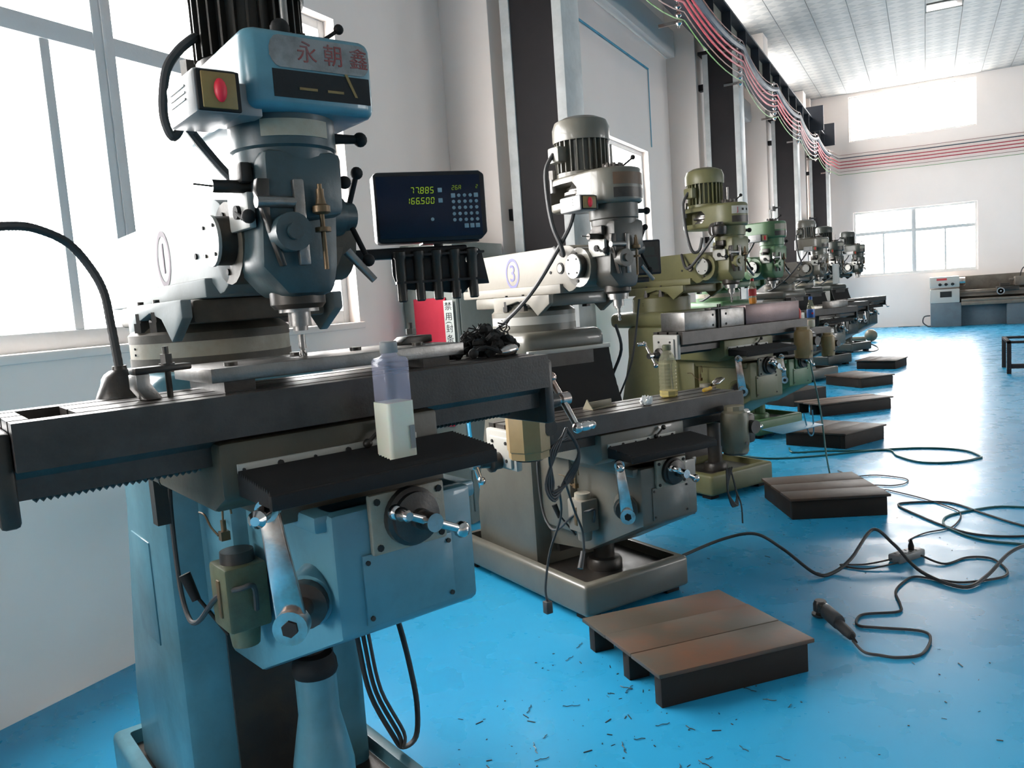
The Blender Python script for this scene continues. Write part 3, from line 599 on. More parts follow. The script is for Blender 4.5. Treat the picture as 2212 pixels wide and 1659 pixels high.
        b = B(); b.box(xc + .02, xc + .10, -.97, -.87, tz - .13 + dz, tz + .01 + dz, .02); b.cyl((xc + .06, -1.0, tz - .05 + dz), (xc + .06, -.95, tz - .05 + dz), .03); P('gear_case', b, m_cast, fd)
        b = B(); b.lathe([(.054, tz - .17 + dz), (.054, tz - .15 + dz)], (xc, -.93, 0)); b.cyl((xc, -.999, tz - .115 + dz), (xc, -.997, tz - .115 + dz), .008); P('motor_foot', b, m_table, fd)
    return t, zr
def at(m, x, y, z):
    a = m.rotation_euler.z; return (m.location.x + x * cos(a) - y * sin(a), m.location.y + x * sin(a) + y * cos(a), z)

# ---------------------------------------------------------------- the eight machines
p_teal = paint('teal blue machine paint', (.085, .23, .29), .36, dirt=(.035, .055, .045), amt=.55, scale=3, coat=.2)
p_tealram = paint('pale blue machine paint', (.12, .15, .155), .6, dirt=(.11, .11, .095), amt=.35, scale=6)
p_grey = paint('warm grey machine paint', (.12, .112, .09), .36, dirt=(.06, .05, .035), amt=.4, scale=3, coat=.25)
p_greyram = paint('cream grey machine paint', (.155, .14, .115), .55, dirt=(.14, .12, .09), amt=.3, scale=5)
p_olive = paint('olive yellow machine paint', (.14, .13, .055), .42, dirt=(.06, .065, .03), amt=.5, scale=3)
p_green = paint('apple green machine paint', (.07, .15, .065), .4, dirt=(.04, .07, .03), amt=.5, scale=3)
p_dark = paint('dark grey green paint', (.03, .036, .03), .4, dirt=(.03, .03, .02), amt=.5, scale=3)
p_tan = paint('tan feed motor paint', (.28, .19, .085), .4, dirt=(.15, .09, .03), amt=.5, scale=5)
p_tan2 = paint('olive tan gear unit paint', (.16, .14, .09), .45, dirt=BR, amt=.5, scale=5)
p_turret = paint('dusty brown turret casting with shade tone', (.075, .062, .045), .6, dirt=(.03, .024, .018), amt=.7, scale=10)  # greasy brown, darkened further so the colour carries the turret's unlit side
p_thead = paint('oily teal head paint', (.030, .058, .066), .38, dirt=(.015, .014, .012), amt=.8, scale=7)
p_ghead = paint('oily grey head paint', (.065, .060, .05), .4, dirt=(.025, .02, .016), amt=.7, scale=7)
p_sad = paint('oily brown saddle', (.055, .047, .03), .45, dirt=(.02, .018, .014), amt=.6, scale=6)
p_violet = paint('violet number paint', (.075, .07, .20), .6); p_pink = paint('faded number paint', (.06, .035, .06), .7)
p_pump = paint('oily olive green pump paint', (.10, .11, .06), .4, dirt=BR, amt=.7, scale=12)
m1, zr1 = mill('nearest teal blue knee milling machine with a pale blue ram marked one', (-1.80, 1.645), 24.5, p_teal, p_tealram, tz=1.31, zu=.045, head=p_thead, motor=m_cast, flat=True, kx=.033, hx=-.03, zhd=-.022, vy=-.49, capc=p_turret, xlr=(-.60, .50), sadc=p_sad, number=('1', p_pink, -.09, .115, .06), pump=p_pump, ringc=m_cream)
m3, zr3 = mill('warm grey knee milling machine marked three, second in the row', (-1.80, 3.76), 30.4, p_grey, p_greyram, tz=.945, xlr=(-.67, .56), head=p_ghead, number=('3', p_violet, -.03, .115, .062), feedL=p_tan, feedR=p_tan2, pump=p_greyram, ringc=m_white)
m5, zr5 = mill('olive yellow knee milling machine with a round drum switch, third in the row', (-1.76, 5.9), 30, p_olive, p_olive, tz=1.165, xlr=(-.66, .54), switch='round', ringc=p_olive, feedR=p_tan)
m6, _ = mill('apple green knee milling machine, fourth in the row', (-1.84, 8.1), 30, p_green, p_green, tz=.97, near=False, feedR=p_tan, mot=False)
m7, _ = mill('grey knee milling machine with a cream ram and red rocker switch, fifth in the row', (-1.89, 12.25), 30, p_grey, p_greyram, tz=1.0, near=False)
m9, _ = mill('dark grey green milling machine just beyond the grey one with the cream ram', (-1.86, 14.2), 30, p_dark, p_dark, tz=1.0, near=False)
m10, _ = mill('dark milling machine at the far end of the row, seen against the far window', (-1.70, 16.6), 30, p_dark, p_dark, tz=1.0, near=False)

# ---------------------------------------------------------------- on and around the nearest machine
A1 = m1.rotation_euler.z; A3 = m3.rotation_euler.z; A5 = m5.rotation_euler.z
def on(m, name, label, cat, x, y, z, rz=0, group=None): return thing(name, label, cat, at(m, x, y, z), m.rotation_euler.z + rz, group)
# drilled steel plate on the table
t = on(m1, 'steel_plate', 'long ground steel plate bolted flat on the nearest machine table', 'plate', .015, -.70, 1.322, 0)
b = B(); b.box(-.285, .285, -.11, .125, .008, .035, .0015); b.done('plate', m_steel, t)
for x0, x1 in ((-.26, -.20), (.18, .25)): b = B(); b.box(x0, x1, -.10, .11, -.012, .0085); b.done('spacer_block', m_table, t)
for x, y in ((-.23, -.06), (-.04, .07), (.08, .02), (.20, -.05), (.24, .08)):
    b = B(); b.cyl((x, y, .0345), (x, y, .042), .013, seg=18); b.done('cap_screw', m_cast, t)
t = on(m1, 'strap_clamp', 'dark strap clamp with a tall stud at the left end of the steel plate', 'clamp', -.345, -.755, 1.311, radians(8))
b = B(); b.box(-.05, .055, -.016, .016, .048, .060, .003); b.done('clamp_bar', m_cast, t)
b = B(); b.cyl((.015, 0, -.01), (.015, 0, .094), .0055); b.done('stud', m_cast, t)
b = B(); b.cyl((.015, 0, .060), (.015, 0, .063), .014); b.cyl((.015, 0, .063), (.015, 0, .080), .011, seg=6); b.done('nut', m_cast, t)
b = B(); b.prism([(-.05, .048), (-.025, .048), (-.025, .03), (-.005, 0), (-.035, 0), (-.05, .022)], 'y', -.018, .018, .002); b.done('step_block', m_steel, t)
t = on(m1, 'strap_clamp', 'dark wedge nosed clamp with a stud by the right end of the steel plate', 'clamp', .255, -.66, 1.3575, radians(12))
b = B(); b.prism([(-.05, 0), (.05, .0), (.05, .018), (-.03, .018), (-.05, .006)], 'y', -.02, .02, .003); b.done('clamp_bar', m_cast, t)
b = B(); b.cyl((0, 0, .022), (0, 0, .05), .006); b.cyl((0, 0, .022), (0, 0, .036), .013, seg=6); b.done('stud', m_cast, t)
# oily swarf heap and toggle handles on the right end of the table
t = on(m1, 'oily_swarf_heap', 'heap of black oily swarf and rags on the right end of the nearest table', 'swarf', .43, -.715, 1.311)
random.seed(3); b = B()
for k in range(70):
    r = random.uniform(0, .075) ; a = random.uniform(0, 2 * pi); z = max(0, (.07 - r)) * random.uniform(.1, .9)
    c = Vector((r * cos(a) * 1.2, r * sin(a), z + .012)); q = Matrix.Translation(c) @ Matrix.Rotation(random.uniform(0, 6), 4, 'X') @ Matrix.Rotation(random.uniform(0, 6), 4, 'Z'); s = random.uniform(.006, .016)
    b.box(-s * 1.5, s * 1.5, -s, s, -s * .7, s * .7, s * .4, q, 1)
for k in range(40):
    a = random.uniform(0, 6.28); p = Vector((.06 * cos(a), .05 * sin(a), random.uniform(.01, .06))); P_ = [p + Vector((random.uniform(-.012, .012), random.uniform(-.012, .012), .008 * s)) for s in range(4)]
    b.tube(P_, .0018, 4, 2)
o = b.done('swarf', m_black, t); o['kind'] = 'stuff'
t = on(m1, 'toggle_lever', 'small chrome ended lever lying in front of the black swarf heap', 'lever', .37, -.825, 1.311)
b = B(); b.tube([(-.05, 0, .02), (-.02, 0, .03), (.02, -.01, .012)], .004, 6); b.sph((-.055, 0, .018), .012); b.done('rod', m_black, t)
b = B(); b.lathe([(.006, 0), (.011, .01), (.013, .04), (.009, .055)], (.015, -.01, .014), (1, .2, .1)); b.done('grip', m_chrome, t)
# milky bottle on the bellows
t = on(m1, 'plastic_bottle', 'square clear plastic bottle half full of milky coolant on black bellows', 'bottle', .022, -.957, 1.155)
w = .029
def rsq(w, r, n=4): return [(sx * (w - r) + r * cos(a0 + pi / 2 * k / n), sy * (w - r) + r * sin(a0 + pi / 2 * k / n)) for sx, sy, a0 in ((1, 1, 0), (-1, 1, pi / 2), (-1, -1, pi), (1, -1, 1.5 * pi)) for k in range(n + 1)]
def loft(b, secs):
    n = len(secs[0][0]); v = []
    for pts, z in secs: v += [(x, y, z) for x, y in pts]
    m = len(secs); fs = [tuple(range(n)), tuple(range((m - 1) * n, m * n))]
    for i in range(m - 1):
        for k in range(n): fs.append((i * n + k, i * n + (k + 1) % n, (i + 1) * n + (k + 1) % n, (i + 1) * n + k))
    b._new(v, fs)
m_bot = glassy('clear bottle plastic', (.5, .5, .62), .08, .76, (.93, .93, .98))
m_milk = paint('milky coolant', (.62, .62, .52), .35, dirt=(.5, .5, .4), amt=.2); m_milk.node_tree.nodes['Principled BSDF'].inputs['Subsurface Weight'].default_value = .2
b = B(); c1 = lambda r: [(r * cos(2 * pi * k / 20 + .15), r * sin(2 * pi * k / 20 + .15)) for k in range(20)]
loft(b, [(rsq(w - .002, .008), .001), (rsq(w, .008), .006), (rsq(w, .008), .108), (rsq(w - .002, .008), .112), (rsq(w - .001, .008), .116), (rsq(w - .001, .008), .19), (rsq(w - .004, .008), .196), (c1(.017), .200), (c1(.014), .206), (c1(.014), .215)]); b.done('bottle', m_bot, t)
b = B(); loft(b, [(rsq(w - .0005, .008), -.0006), (rsq(w + .0005, .008), .006), (rsq(w + .0006, .008), .112)]); b.done('milky_liquid', m_milk, t)
b = B(); b.lathe([(.0165, .206), (.0175, .208), (.017, .226), (.015, .228)], seg=20); b.done('cap', m_grey, t)
b = B(); b.box(.014, .024, -.0325, -.0312, .02, .065); b.done('label_print', m_grey, t)
# digital readout on its arm
t = thing('digital_readout', 'black digital position readout with lit yellow green numbers beside the nearest machine head', 'readout', at(m1, .44, -.5, 1.70), radians(90 - 47))
b = B(); b.prism([(-.155, -.088), (-.145, -.095), (.135, -.095), (.155, -.075), (.155, .085), (.14, .095), (-.145, .095), (-.155, .088)], 'y', -.03, .035, .006); hs = b.done('housing', m_bplast, t)
m_panel = paint('dark blue panel', (.006, .012, .03), .22, dirt=(.01, .02, .04), amt=.3)
b = B(); b.box(-.147, .140, -.0315, -.0295, -.083, .083, .0005); pn = b.done('front_panel', m_panel, hs)
m_led = emit('yellow green digits', (.22, .34, .01), .38)
SEG = {'0': 'abcdef', '1': 'bc', '2': 'abged', '5': 'afgcd', '6': 'afgcde', '7': 'abc', '8': 'abcdefg', 'A': 'abcefg', 'E': 'adefg'}
def seven(b, s, x, z, h, y):
    w = h * .5; t_ = h * .11
    sg = {'a': (0, h, w, h), 'g': (0, h / 2, w, h / 2), 'd': (0, 0, w, 0), 'f': (0, h / 2, 0, h), 'e': (0, 0, 0, h / 2), 'b': (w, h / 2, w, h), 'c': (w, 0, w, h / 2)}
    for ch in s:
        if ch == '.': b.box(x - w * .38 - t_ / 2, x - w * .38 + t_ / 2, y, y + .0006, z - t_ / 2, z + t_ / 2); continue
        for q in SEG[ch]:
            x0, z0, x1, z1 = sg[q]; sl = .12
            b.box(x + x0 - t_ / 2 + sl * (z0 + z1) / 2 + (t_ * .6 if x0 != x1 else 0), x + x1 + t_ / 2 + sl * (z0 + z1) / 2 - (t_ * .6 if x0 != x1 else 0), y, y + .0006, z + z0 - (t_ / 2 if z0 == z1 else -t_ * .6), z + z1 + (t_ / 2 if z0 == z1 else -t_ * .6))
        x += w * 1.75
for s, x, z in (('77.885', -.055, .036), ('166.500', -.0685, .008)):
    b = B(); seven(b, s, x, z, .0155, -.0325); b.done('lit_digits', m_led, pn)
b = B(); seven(b, '26A', .060, .043, .011, -.0325); seven(b, '2', .128, .046, .009, -.0325); b.done('lit_digits', emit('dim digits', (.2, .3, .01), .2), pn)
m_btn = paint('pale blue button', (.22, .33, .40), .4, dirt=(.15, .2, .2), amt=.4, scale=40); bp = B(); bp.lathe([(.0048, 0), (.0048, .002), (.004, .0028)], (0, 0, 0), (0, -1, 0), 12); bpo = bp.done('round_button', m_btn, pn); bpo.location = (-.0, -.0315, -.035)
for r in range(5):
    for c in range(5):
        x = .062 + .0162 * c; z = .027 - .0165 * r
        if r == 0 and c in (0, 4):
            b = B(); b.box(x - .006, x + .006, -.034, -.0315, z - .006, z + .006, .001); b.done('square_button', m_btn, pn); continue
        o = bpo.copy(); COL.objects.link(o); o.location = (x, -.0315, z)
for x, z in ((.026, .043), (.026, .015), (.0945, -.056), (.1105, -.056), (.1265, -.056)):
    b = B(); b.box(x - .006, x + .006, -.034, -.0315, z - .006, z + .006, .001); b.done('square_button', m_btn, pn)
b = B(); b.cyl((.02, .02, -.095), (.02, .02, -.13), .014); b.box(-.25, .10, .0, .035, -.135, -.105, .006); b.box(-.03, .13, -.02, .04, -.1, -.095); b.done('support_arm', m_bplast, t)
t.scale = (.95, .95, .95)
# tool rack under the readout with hanging arbors
t = thing('tool_rack', 'black perforated tool rack plate hanging below the digital readout', 'rack', at(m1, .455, -.5, 1.555), radians(90 - 47))
b = B(); b.prism([(-.125, -.025), (-.115, -.062), (.06, -.085), (.085, -.062), (.135, -.062), (.12, .025), (.11, .035), (-.125, .035)], 'y', -.004, .004, .002); rk = b.done('rack_plate', m_bplast, t)
cb = B(); cb.prism([(.088 + .016 * cos(2 * pi * k / 14), .005 + .011 * sin(2 * pi * k / 14)) for k in range(14)], 'y', -.05, .05); cut(rk, cb)
b = B(); b.box(-.12, .12, -.03, -.004, .02, .026); b.box(-.12, .12, -.03, -.004, -.05, -.044); b.done('shelf', m_bplast, rk)
rl = ['leftmost collet hanging in the black tool rack below the readout', 'second collet from the left in the black tool rack', 'middle collet of the black tool rack', 'fourth collet from the left in the black tool rack', 'rightmost collet, beside the oval hole of the tool rack']
A4 = radians(90 - 47)
for k in range(5):
    x = -.105 + .048 * k; base = Vector(at(m1, .455, -.5, 1.555)); p = base + Matrix.Rotation(A4, 3, 'Z') @ Vector((x, -.018, 0))
    t = thing('collet', rl[k], 'collet', p, A4, 'collets hanging in the tool rack')
    b = B(); b.lathe([(.009, -.098), (.013, -.094), (.013, -.04), (.014, -.035), (.014, .012), (.018, .02), (.018, .032), (.010, .036)], seg=18); b.done('body', m_cast, t)
# gooseneck work lamp
t = on(m1, 'gooseneck_lamp', 'dark ribbed gooseneck work lamp rising behind the left part of the nearest table', 'lamp', -.375, -.585, 1.30)
b = B(); b.lathe([(.050, -.05), (.052, .0), (.044, .02), (.03, .05), (.014, .062), (.013, .07)], seg=24); b.done('lamp_base', m_cast, t)
b = B(); pts = [(0, 0, .06), (.005, .05, .15), (.005, .08, .22), (-.015, .09, .275), (-.05, .09, .322), (-.105, .08, .348), (-.15, .06, .35), (-.19, .05, .345)]
b.tube(pts, lambda u: .0085 + .0006 * (int(u * 90) % 2), 10, 14); b.done('flexible_neck', m_cable, t)
b = B(); b.cyl((-.185, .05, .345), (-.205, .05, .344), .014, .020); b.cyl((-.205, .05, .344), (-.28, .045, .338), .022, .05); b.done('lamp_head', m_cable, t)
# stamps on the column and parts near the nearest machine
b = B(); LP = ((.17, .85), (.18, .70), (.194, .528), (.215, .379), (.274, .232), (.301, .188), (.346, .203), (.358, .297), (.346, .414), (.326, .532), (.29, .7), (.27, .85))
for k, dx in enumerate((0, .012, .022)): b.tube([(x + dx * (1 if i < 5 else -.4), -.35 - .012 * k, z + .006 * k) for i, (x, z) in enumerate(LP)], .007 - .001 * k, 8)
b.done('hanging_cable', m_cable, m1)
b = B(); b.tube([(-.28, -.50, 1.18), (-.31, -.50, 1.15), (-.36, -.50, 1.15), (-.41, -.5, 1.18)], .003, 6); b.done('thin_wire', m_cable, m1)
b = B(); b.cyl((-.27, -.30, 1.13), (-.27, -.44, 1.10), .022); b.box(-.285, -.255, -.36, -.32, .98, 1.09); b.done('limit_switch', m_cast, m1)
b = B(); b.box(-.2535, -.249, -.10, .08, .60, .88, .001); b.done('side_cover', p_teal, m1)
b = B(); b.cyl((-.02, .24, 1.345 - .1), (-.02, .24, 1.345), .02); b.done('post', m_cast, m1)
# ---------------------------------------------------------------- around machine three
t = on(m3, 'angle_iron', 'small rusty angle iron offcut with a slotted triangular end on the table of machine three', 'offcut', -.17, -.70, .946, radians(6))
b = B(); b.prism([(-.035, 0), (.03, 0), (-.0, .045)], 'x', -.06, -.055); b.box(-.056, .09, .0, .006, 0, .03, .001); b.box(-.056, .09, -.03, .004, 0, .005, .001); b.done('angle', p_tan2, t)
t = on(m3, 'crumpled_tissue', 'crumpled white tissue on the table of machine three', 'tissue', .0, -.83, .946)
random.seed(5); b = B(); bmesh.ops.create_icosphere(b.bm, subdivisions=3, radius=.02)
for v in b.bm.verts:
    n = random.uniform(.6, 1.35); v.co = Vector((v.co.x * n * 1.3, v.co.y * n, max(0, (v.co.z + .016) * n)))
b.done('tissue', paint('white tissue', (.75, .74, .72), .8), t, 0)
t = on(m3, 'plastic_bottle', 'tall ribbed clear bottle with yellow oil and green cap on machine three', 'bottle', .235, -.72, .946)
m_bot2 = glassy('clear yellowish bottle', (.42, .40, .28), .1, .74, (.93, .92, .84)); m_oil = paint('yellow oil', (.45, .36, .12), .2)
b = B(); pr = [(.034, 0), (.04, .006)]; z = .02
while z < .15: pr += [(.041, z), (.041, z + .006), (.038, z + .009), (.038, z + .012)]; z += .016
b.lathe(pr + [(.041, .155), (.036, .18), (.018, .21), (.014, .215), (.014, .225)], seg=8); b.done('bottle', m_bot2, t)
b = B(); b.lathe([(.0345, -.0004), (.0405, .006), (.0405, .03)], seg=8); b.done('oil', m_oil, t)
b = B(); b.lathe([(.019, .215), (.02, .22), (.02, .238), (.015, .242)], seg=18); b.done('cap', p_pump, t)
t = on(m3, 'brush', 'yellow handled brush lying at the right end of the table of machine three', 'brush', .50, -.735, .957, radians(20))
b = B(); b.lathe([(.006, 0), (.009, .005), (.010, .03), (.008, .07), (.010, .08)], (-.10, 0, 0), (1, 0, 0), 12); b.done('handle', paint('yellow plastic', (.65, .38, .02), .4), t)
b = B(); b.cyl((-.02, 0, 0), (.03, 0, .002), .006); b.done('shank', m_brass, t)
b = B(); b.prism([(.03, -.008), (.05, -.02), (.11, -.022), (.12, 0), (.11, .022), (.05, .02), (.03, .008)], 'z', .002, .01, .002, Matrix.Rotation(radians(-14), 4, 'Y')); b.done('blade', m_chrome, t)
t = thing('digital_readout', 'dark dusty readout panel seen behind the head of machine three', 'readout', at(m3, .38, -.40, 1.60), radians(90 - 52))
b = B(); b.box(-.105, .105, -.03, .03, -.085, .085, .008); hs = b.done('housing', m_bplast, t)
b = B(); b.box(-.095, .095, -.0315, -.029, -.075, .075); pn = b.done('front_panel', m_table, hs)
for x, z, w_, h_ in ((-.05, -.03, .03, .025), (-.05, .03, .03, .02), (.03, .03, .04, .02), (.045, -.03, .04, .03)): b = B(); b.box(x - w_, x + w_, -.0325, -.0312, z - h_, z + h_); b.done('display_field', p_dark, pn)
b = B(); b.box(-.30, .05, .0, .03, -.12, -.095, .005); b.done('support_arm', m_bplast, t)
b = B()
for k in range(4):
    dx = .012 * k; b.tube([(-.44, -.93, .90 - dx), (-.50 - dx, -.95, .83), (-.56 + dx, -.94, .70), (-.53, -.95, .63 + dx), (-.46 + dx, -.93, .70), (-.40, -.95, .80), (-.44, -.93, .90)], .006, 7)
b.tube([(-.50, -.94, .68), (-.47, -.9, .55), (-.50, -.85, .40), (-.52, -.83, .25), (-.515, -.83, .19)], .005, 7); b.tube([(-.47, -.94, .70), (-.40, -.9, .55), (-.34, -.86, .45), (-.33, -.85, .36)], .005, 7)
b.box(-.53, -.50, -.845, -.815, .14, .19, .003); b.cyl((-.335, -.85, .36), (-.37, -.87, .30), .010, .012); hb = b.done('hanging_cable_bundle', m_cable, m3); hb.location = (-.07, 0, .03)
b = B()
for k in range(4): b.tube([(.42 + .012 * k, -.88, .60), (.40, -.90, .50), (.43 + .01 * k, -.9, .42), (.47, -.89, .47), (.45, -.88, .58)], .004, 6)
b.tube([(.46, -.89, .5), (.485, -.9, .42), (.49, -.9, .33)], .004, 6); b.done('coiled_cable', m_cable, m3)
b = B(); b.tube([(.25, -.35, 1.28), (.32, -.3, 1.15), (.33, -.2, 1.0), (.36, -.15, .9)], .008, 8); b.tube([(.28, -.5, 1.4), (.30, -.4, 1.1), (.28, -.3, .9)], .005, 6); b.done('hanging_cable', m_cable, m3)
# ---------------------------------------------------------------- olive machine
t = on(m5, 'steel_block', 'large ground steel block clamped on the table of the olive machine', 'block', .20, -.73, 1.167)
b = B(); b.box(-.26, .28, -.12, .12, 0, .125, .002); b.done('block', paint('brownish ground steel', (.13, .095, .095), .35, .7, dirt=(.08, .05, .05), amt=.4), t)
t = on(m5, 'parallel_block', 'shiny drilled angle plate at the left end of the large steel block', 'block', -.34, -.73, 1.167)
b = B(); b.box(-.27, .275, -.112, .10, 0, .115, .002); bb = b.done('plate', m_steel, t)
b = B()
for x in (-.02, .1):
    for z in (.02, .085): b = B(); b.cyl((x, -.1135, z), (x, -.11, z), .008, seg=10); b.done('bolt_hole', m_blackp, bb)
t = on(m5, 'strap_clamp', 'dark strap clamp with two studs over the joint of the blocks on the olive machine', 'clamp', -.30, -.85, 1.167)
b = B(); b.box(-.09, .09, -.005, .05, .116, .131, .003); b.cyl((-.02, .0, .0), (-.02, .0, .15), .006); b.cyl((.0, .0, .0), (.0, .0, .15), .006); b.done('clamp_bar', m_cast, t)
def small_bottle(m, x, y, z, label, liquid, lab, cap, h=.2, r=.03):
    t = on(m, 'drink_bottle', label, 'bottle', x, y, z)
    b = B(); b.lathe([(r * .85, 0), (r, .01), (r, h * .35), (r * .9, h * .45), (r, h * .6), (r * .95, h * .7), (r * .45, h * .92), (r * .4, h)], seg=16); b.done('bottle', m_bot2, t)
    b = B(); b.lathe([(r * .86, -.0004), (r * 1.01, .01), (r * 1.01, h * .25)], seg=16); b.done('liquid', liquid, t)
    b = B(); b.lathe([(r * 1.01, h * .33), (r * 1.03, h * .34), (r * 1.03, h * .62), (r * 1.01, h * .63)], seg=16); lb = b.done('label', lab, t)
    b = B(); b.lathe([(r * .47, h * .96), (r * .48, h * 1.06), (r * .4, h * 1.07)], seg=12); b.done('cap', cap, t)
    return t, lb
m_or = paint('orange drink', (.5, .2, .03), .3); m_redcap = paint('red cap', (.55, .015, .01), .4)
small_bottle(m5, .21, -.68, 1.293, 'small drink bottle with a red cap standing on the steel block of the olive machine', m_or, m_redp, m_redcap, .16, .026)
t, lb = small_bottle(m6, .50, -.70, .972, 'clear drink bottle with a blue label on the table of the apple green machine', m_milk, m_blue, m_blue, .27, .036)
b = B(); b.sph((-.02, -.033, .13), .010, 10, 1); b.done('label_emblem', m_redcap, lb)
t = on(m5, 'oil_can', 'small red oil can with a bent spout beside the steel block of the olive machine', 'oil can', .505, -.82, 1.167)
b = B(); b.lathe([(.022, 0), (.022, .05), (.008, .075), (.006, .08)], seg=16); b.done('can', m_redcap, t)
b = B(); b.tube([(0, 0, .075), (-.012, 0, .12), (-.035, 0, .15)], .003, 6); b.done('spout', m_steel, t)
b = B(); b.tube([(.52, -.84, 1.1), (.56, -.88, .8), (.55, -.95, .5), (.50, -1.02, .22), (.50, -1.06, .02)], .006, 8); b.done('hanging_hose', m_gcable, m5)
b = B(); b.box(.0, .42, -1.03, -.86, .52, .526, .002, Matrix.Rotation(radians(4), 4, 'X')); b.tube([(.30, -1.0, .54), (.32, -1.02, .40), (.37, -1.02, .40), (.39, -1.0, .55)], .005, 6); b.done('sheet_tray', paint('blue tray paint', (.05, .22, .33), .4), m5)
t = on(m7, 'paper_sheet', 'white sheet of paper hanging from the head of the grey fifth machine', 'paper', .13, -.84, 1.50)
b = B(); b.prism([(-.07 + .14 * k / 8, .008 * sin(k * .7)) for k in range(9)] + [(.07 - .14 * k / 8, .008 * sin((8 - k) * .7) + .001) for k in range(9)], 'z', -.17, .10); b.done('sheet', m_white, t)
t = on(m7, 'steel_block', 'grey rectangular workpiece on the table of the grey fifth machine', 'block', .2, -.75, 1.002)
b = B(); b.box(-.15, .2, -.08, .08, 0, .09, .003); b.done('block', m_steel, t)
b = B(); b.box(-.15, .15, -.05, .02, 0, .03, .004); b.box(-.05, -.02, -.04, .01, .03, .06); tag(b.done('machine_vise', m_cast), 'dark vise on the table of the far dark machine', 'vise'); o = bpy.data.objects['machine_vise']; o.location = at(m9, .15, -.75, 1.002); o.rotation_euler.z = m9.rotation_euler.z
# ---------------------------------------------------------------- pallets used as standing boards
m_stain = paint('rust stained board', (.06, .048, .034), .5, dirt=(.17, .055, .02), amt=.75, scale=2.6)
def pallet(name, label, c, z=.13, kind='beam', warp=0):
    C_ = Vector((sum(p[0] for p in c) / 4, sum(p[1] for p in c) / 4, 0)); t = thing('wooden_platform', label, 'platform', C_, 0, 'wooden standing platforms in front of the machines')
    q = [Vector((p[0], p[1], 0)) - C_ for p in c]
    b = B()
    def slab(P4, z0, z1, bev=.003): b._new([(p.x, p.y, z0) for p in P4] + [(p.x, p.y, z1) for p in P4], [(0, 1, 2, 3), (4, 5, 6, 7), (0, 1, 5, 4), (1, 2, 6, 5), (2, 3, 7, 6), (3, 0, 4, 7)], bev)
    L = lambda u, v: q[0] * (1 - u) * (1 - v) + q[1] * u * (1 - v) + q[2] * u * v + q[3] * (1 - u) * v
    nb = 3
    for k in range(nb):
        v0, v1 = k / nb + .0015, (k + 1) / nb - .0015
        b = B(); dz = random.uniform(-.003, .003)
        slab([L(0, v0), L(1, v0), L(1, v1), L(0, v1)], z - .016 + dz, z + dz); b.done('board', m_wood, t)
    if kind == 'beam':
        for o_ in t.children: o_.data.materials[0] = m_stain
    for v in (.03, .5, .93):
        b = B(); e = .045
        if v > .9: slab([L(.02, v - .03), L(.97, v - .03), L(.97, v + e), L(.02, v + e)], 0, z - .018)
        else: slab([L(.03, v), L(.16, v), L(.16, v + .08), L(.03, v + .08)], 0, z - .018); slab([L(.84, v), L(.97, v), L(.97, v + .08), L(.84, v + .08)], 0, z - .018); slab([L(.03, v), L(.97, v), L(.97, v + .05), L(.03, v + .05)], z - .05, z - .018)
        b.done('stringer', m_wood2, t)
    if kind == 'closed':
        b = B(); slab([L(.02, .03), L(.09, .03), L(.09, .9), L(.02, .9)], 0, z - .018); b.done('end_board', m_wood2, t)
    return t
pallet('p', 'large rust stained wooden platform in the foreground before machine three', [(-1.27, 2.92), (-.82, 3.39), (-.38, 3.0), (-.83, 2.54)], .13)
pallet('p', 'split topped wooden platform in front of the olive machine', [(-1.0, 5.45), (-.46, 5.74), (-.2, 5.18), (-.74, 4.94)], kind='closed')
pallet('p', 'third nearest wooden platform, crossed by the green hose', [(-1.13, 7.25), (-.87, 7.85), (-.32, 7.63), (-.61, 7.12)], kind='closed')
pallet('p', 'fourth nearest wooden platform with open gaps in its front edge', [(-1.28, 9.01), (-.6, 9.59), (-.32, 9.36), (-.98, 8.77)], kind='open')
pallet('p', 'second farthest wooden platform in the row, low and brown', [(-1.23, 11.44), (-.88, 11.9), (-.37, 11.41), (-.74, 11.01)], kind='closed')
pallet('p', 'farthest wooden platform, close to the last milling machine', [(-.98, 13.28), (-.81, 13.89), (-.26, 13.72), (-.41, 13.13)], kind='closed')
t = thing('wooden_crate', 'low dark crate box behind the fourth platform', 'crate', (-1.45, 9.85, 0), radians(60))
b = B(); b.box(-.30, .28, -.30, .25, 0, .17, .006); b.done('box', m_wood2, t)
# ---------------------------------------------------------------- angle grinder, socket strip, cords
gd = Vector((.17, -.26, 0)).normalized(); t = thing('angle_grinder', 'grey angle grinder lying on the blue floor beside the foreground platform', 'grinder', (-.42, 3.52, 0), math.atan2(gd.y, gd.x))
b = B(); b.lathe([(.030, 0), (.034, .004), (.034, .012)], (-.005, 0, .004), (0, 0, 1), 24); b.cyl((-.005, 0, .012), (-.005, 0, .03), .016); b.done('grinding_disc', m_cast, t)
b = B(); b.lathe([(.022, .025), (.03, .03), (.03, .06), (.022, .075)], (0, 0, 0), seg=16); b.box(0, .05, -.022, .022, .03, .07, .008); b.done('gear_head', m_table, t)
b = B(); b.prism([(-.025, .025), (-.027, .05), (-.015, .072), (.015, .072), (.027, .05), (.025, .025), (.012, .014), (-.012, .014)], 'x', .05, .16, .005, Matrix(((1, 0, 0, 0), (0, 1, 0, 0), (-.06, 0, 1, .006), (0, 0, 0, 1)))); b.lathe([(.022, 0), (.021, .07), (.018, .10), (.012, .105)], (.155, 0, .032), (1, 0, -.08), 14); b.done('motor_housing', m_cable, t)
b = B(); b.cyl((.255, 0, .024), (.29, 0, .012), .007, .005); b.done('cord_guard', m_black, t)
t = thing('socket_strip', 'dirty white multi outlet socket strip on the floor with a plug in it', 'socket strip', (-.105, 4.39, 0), radians(56))
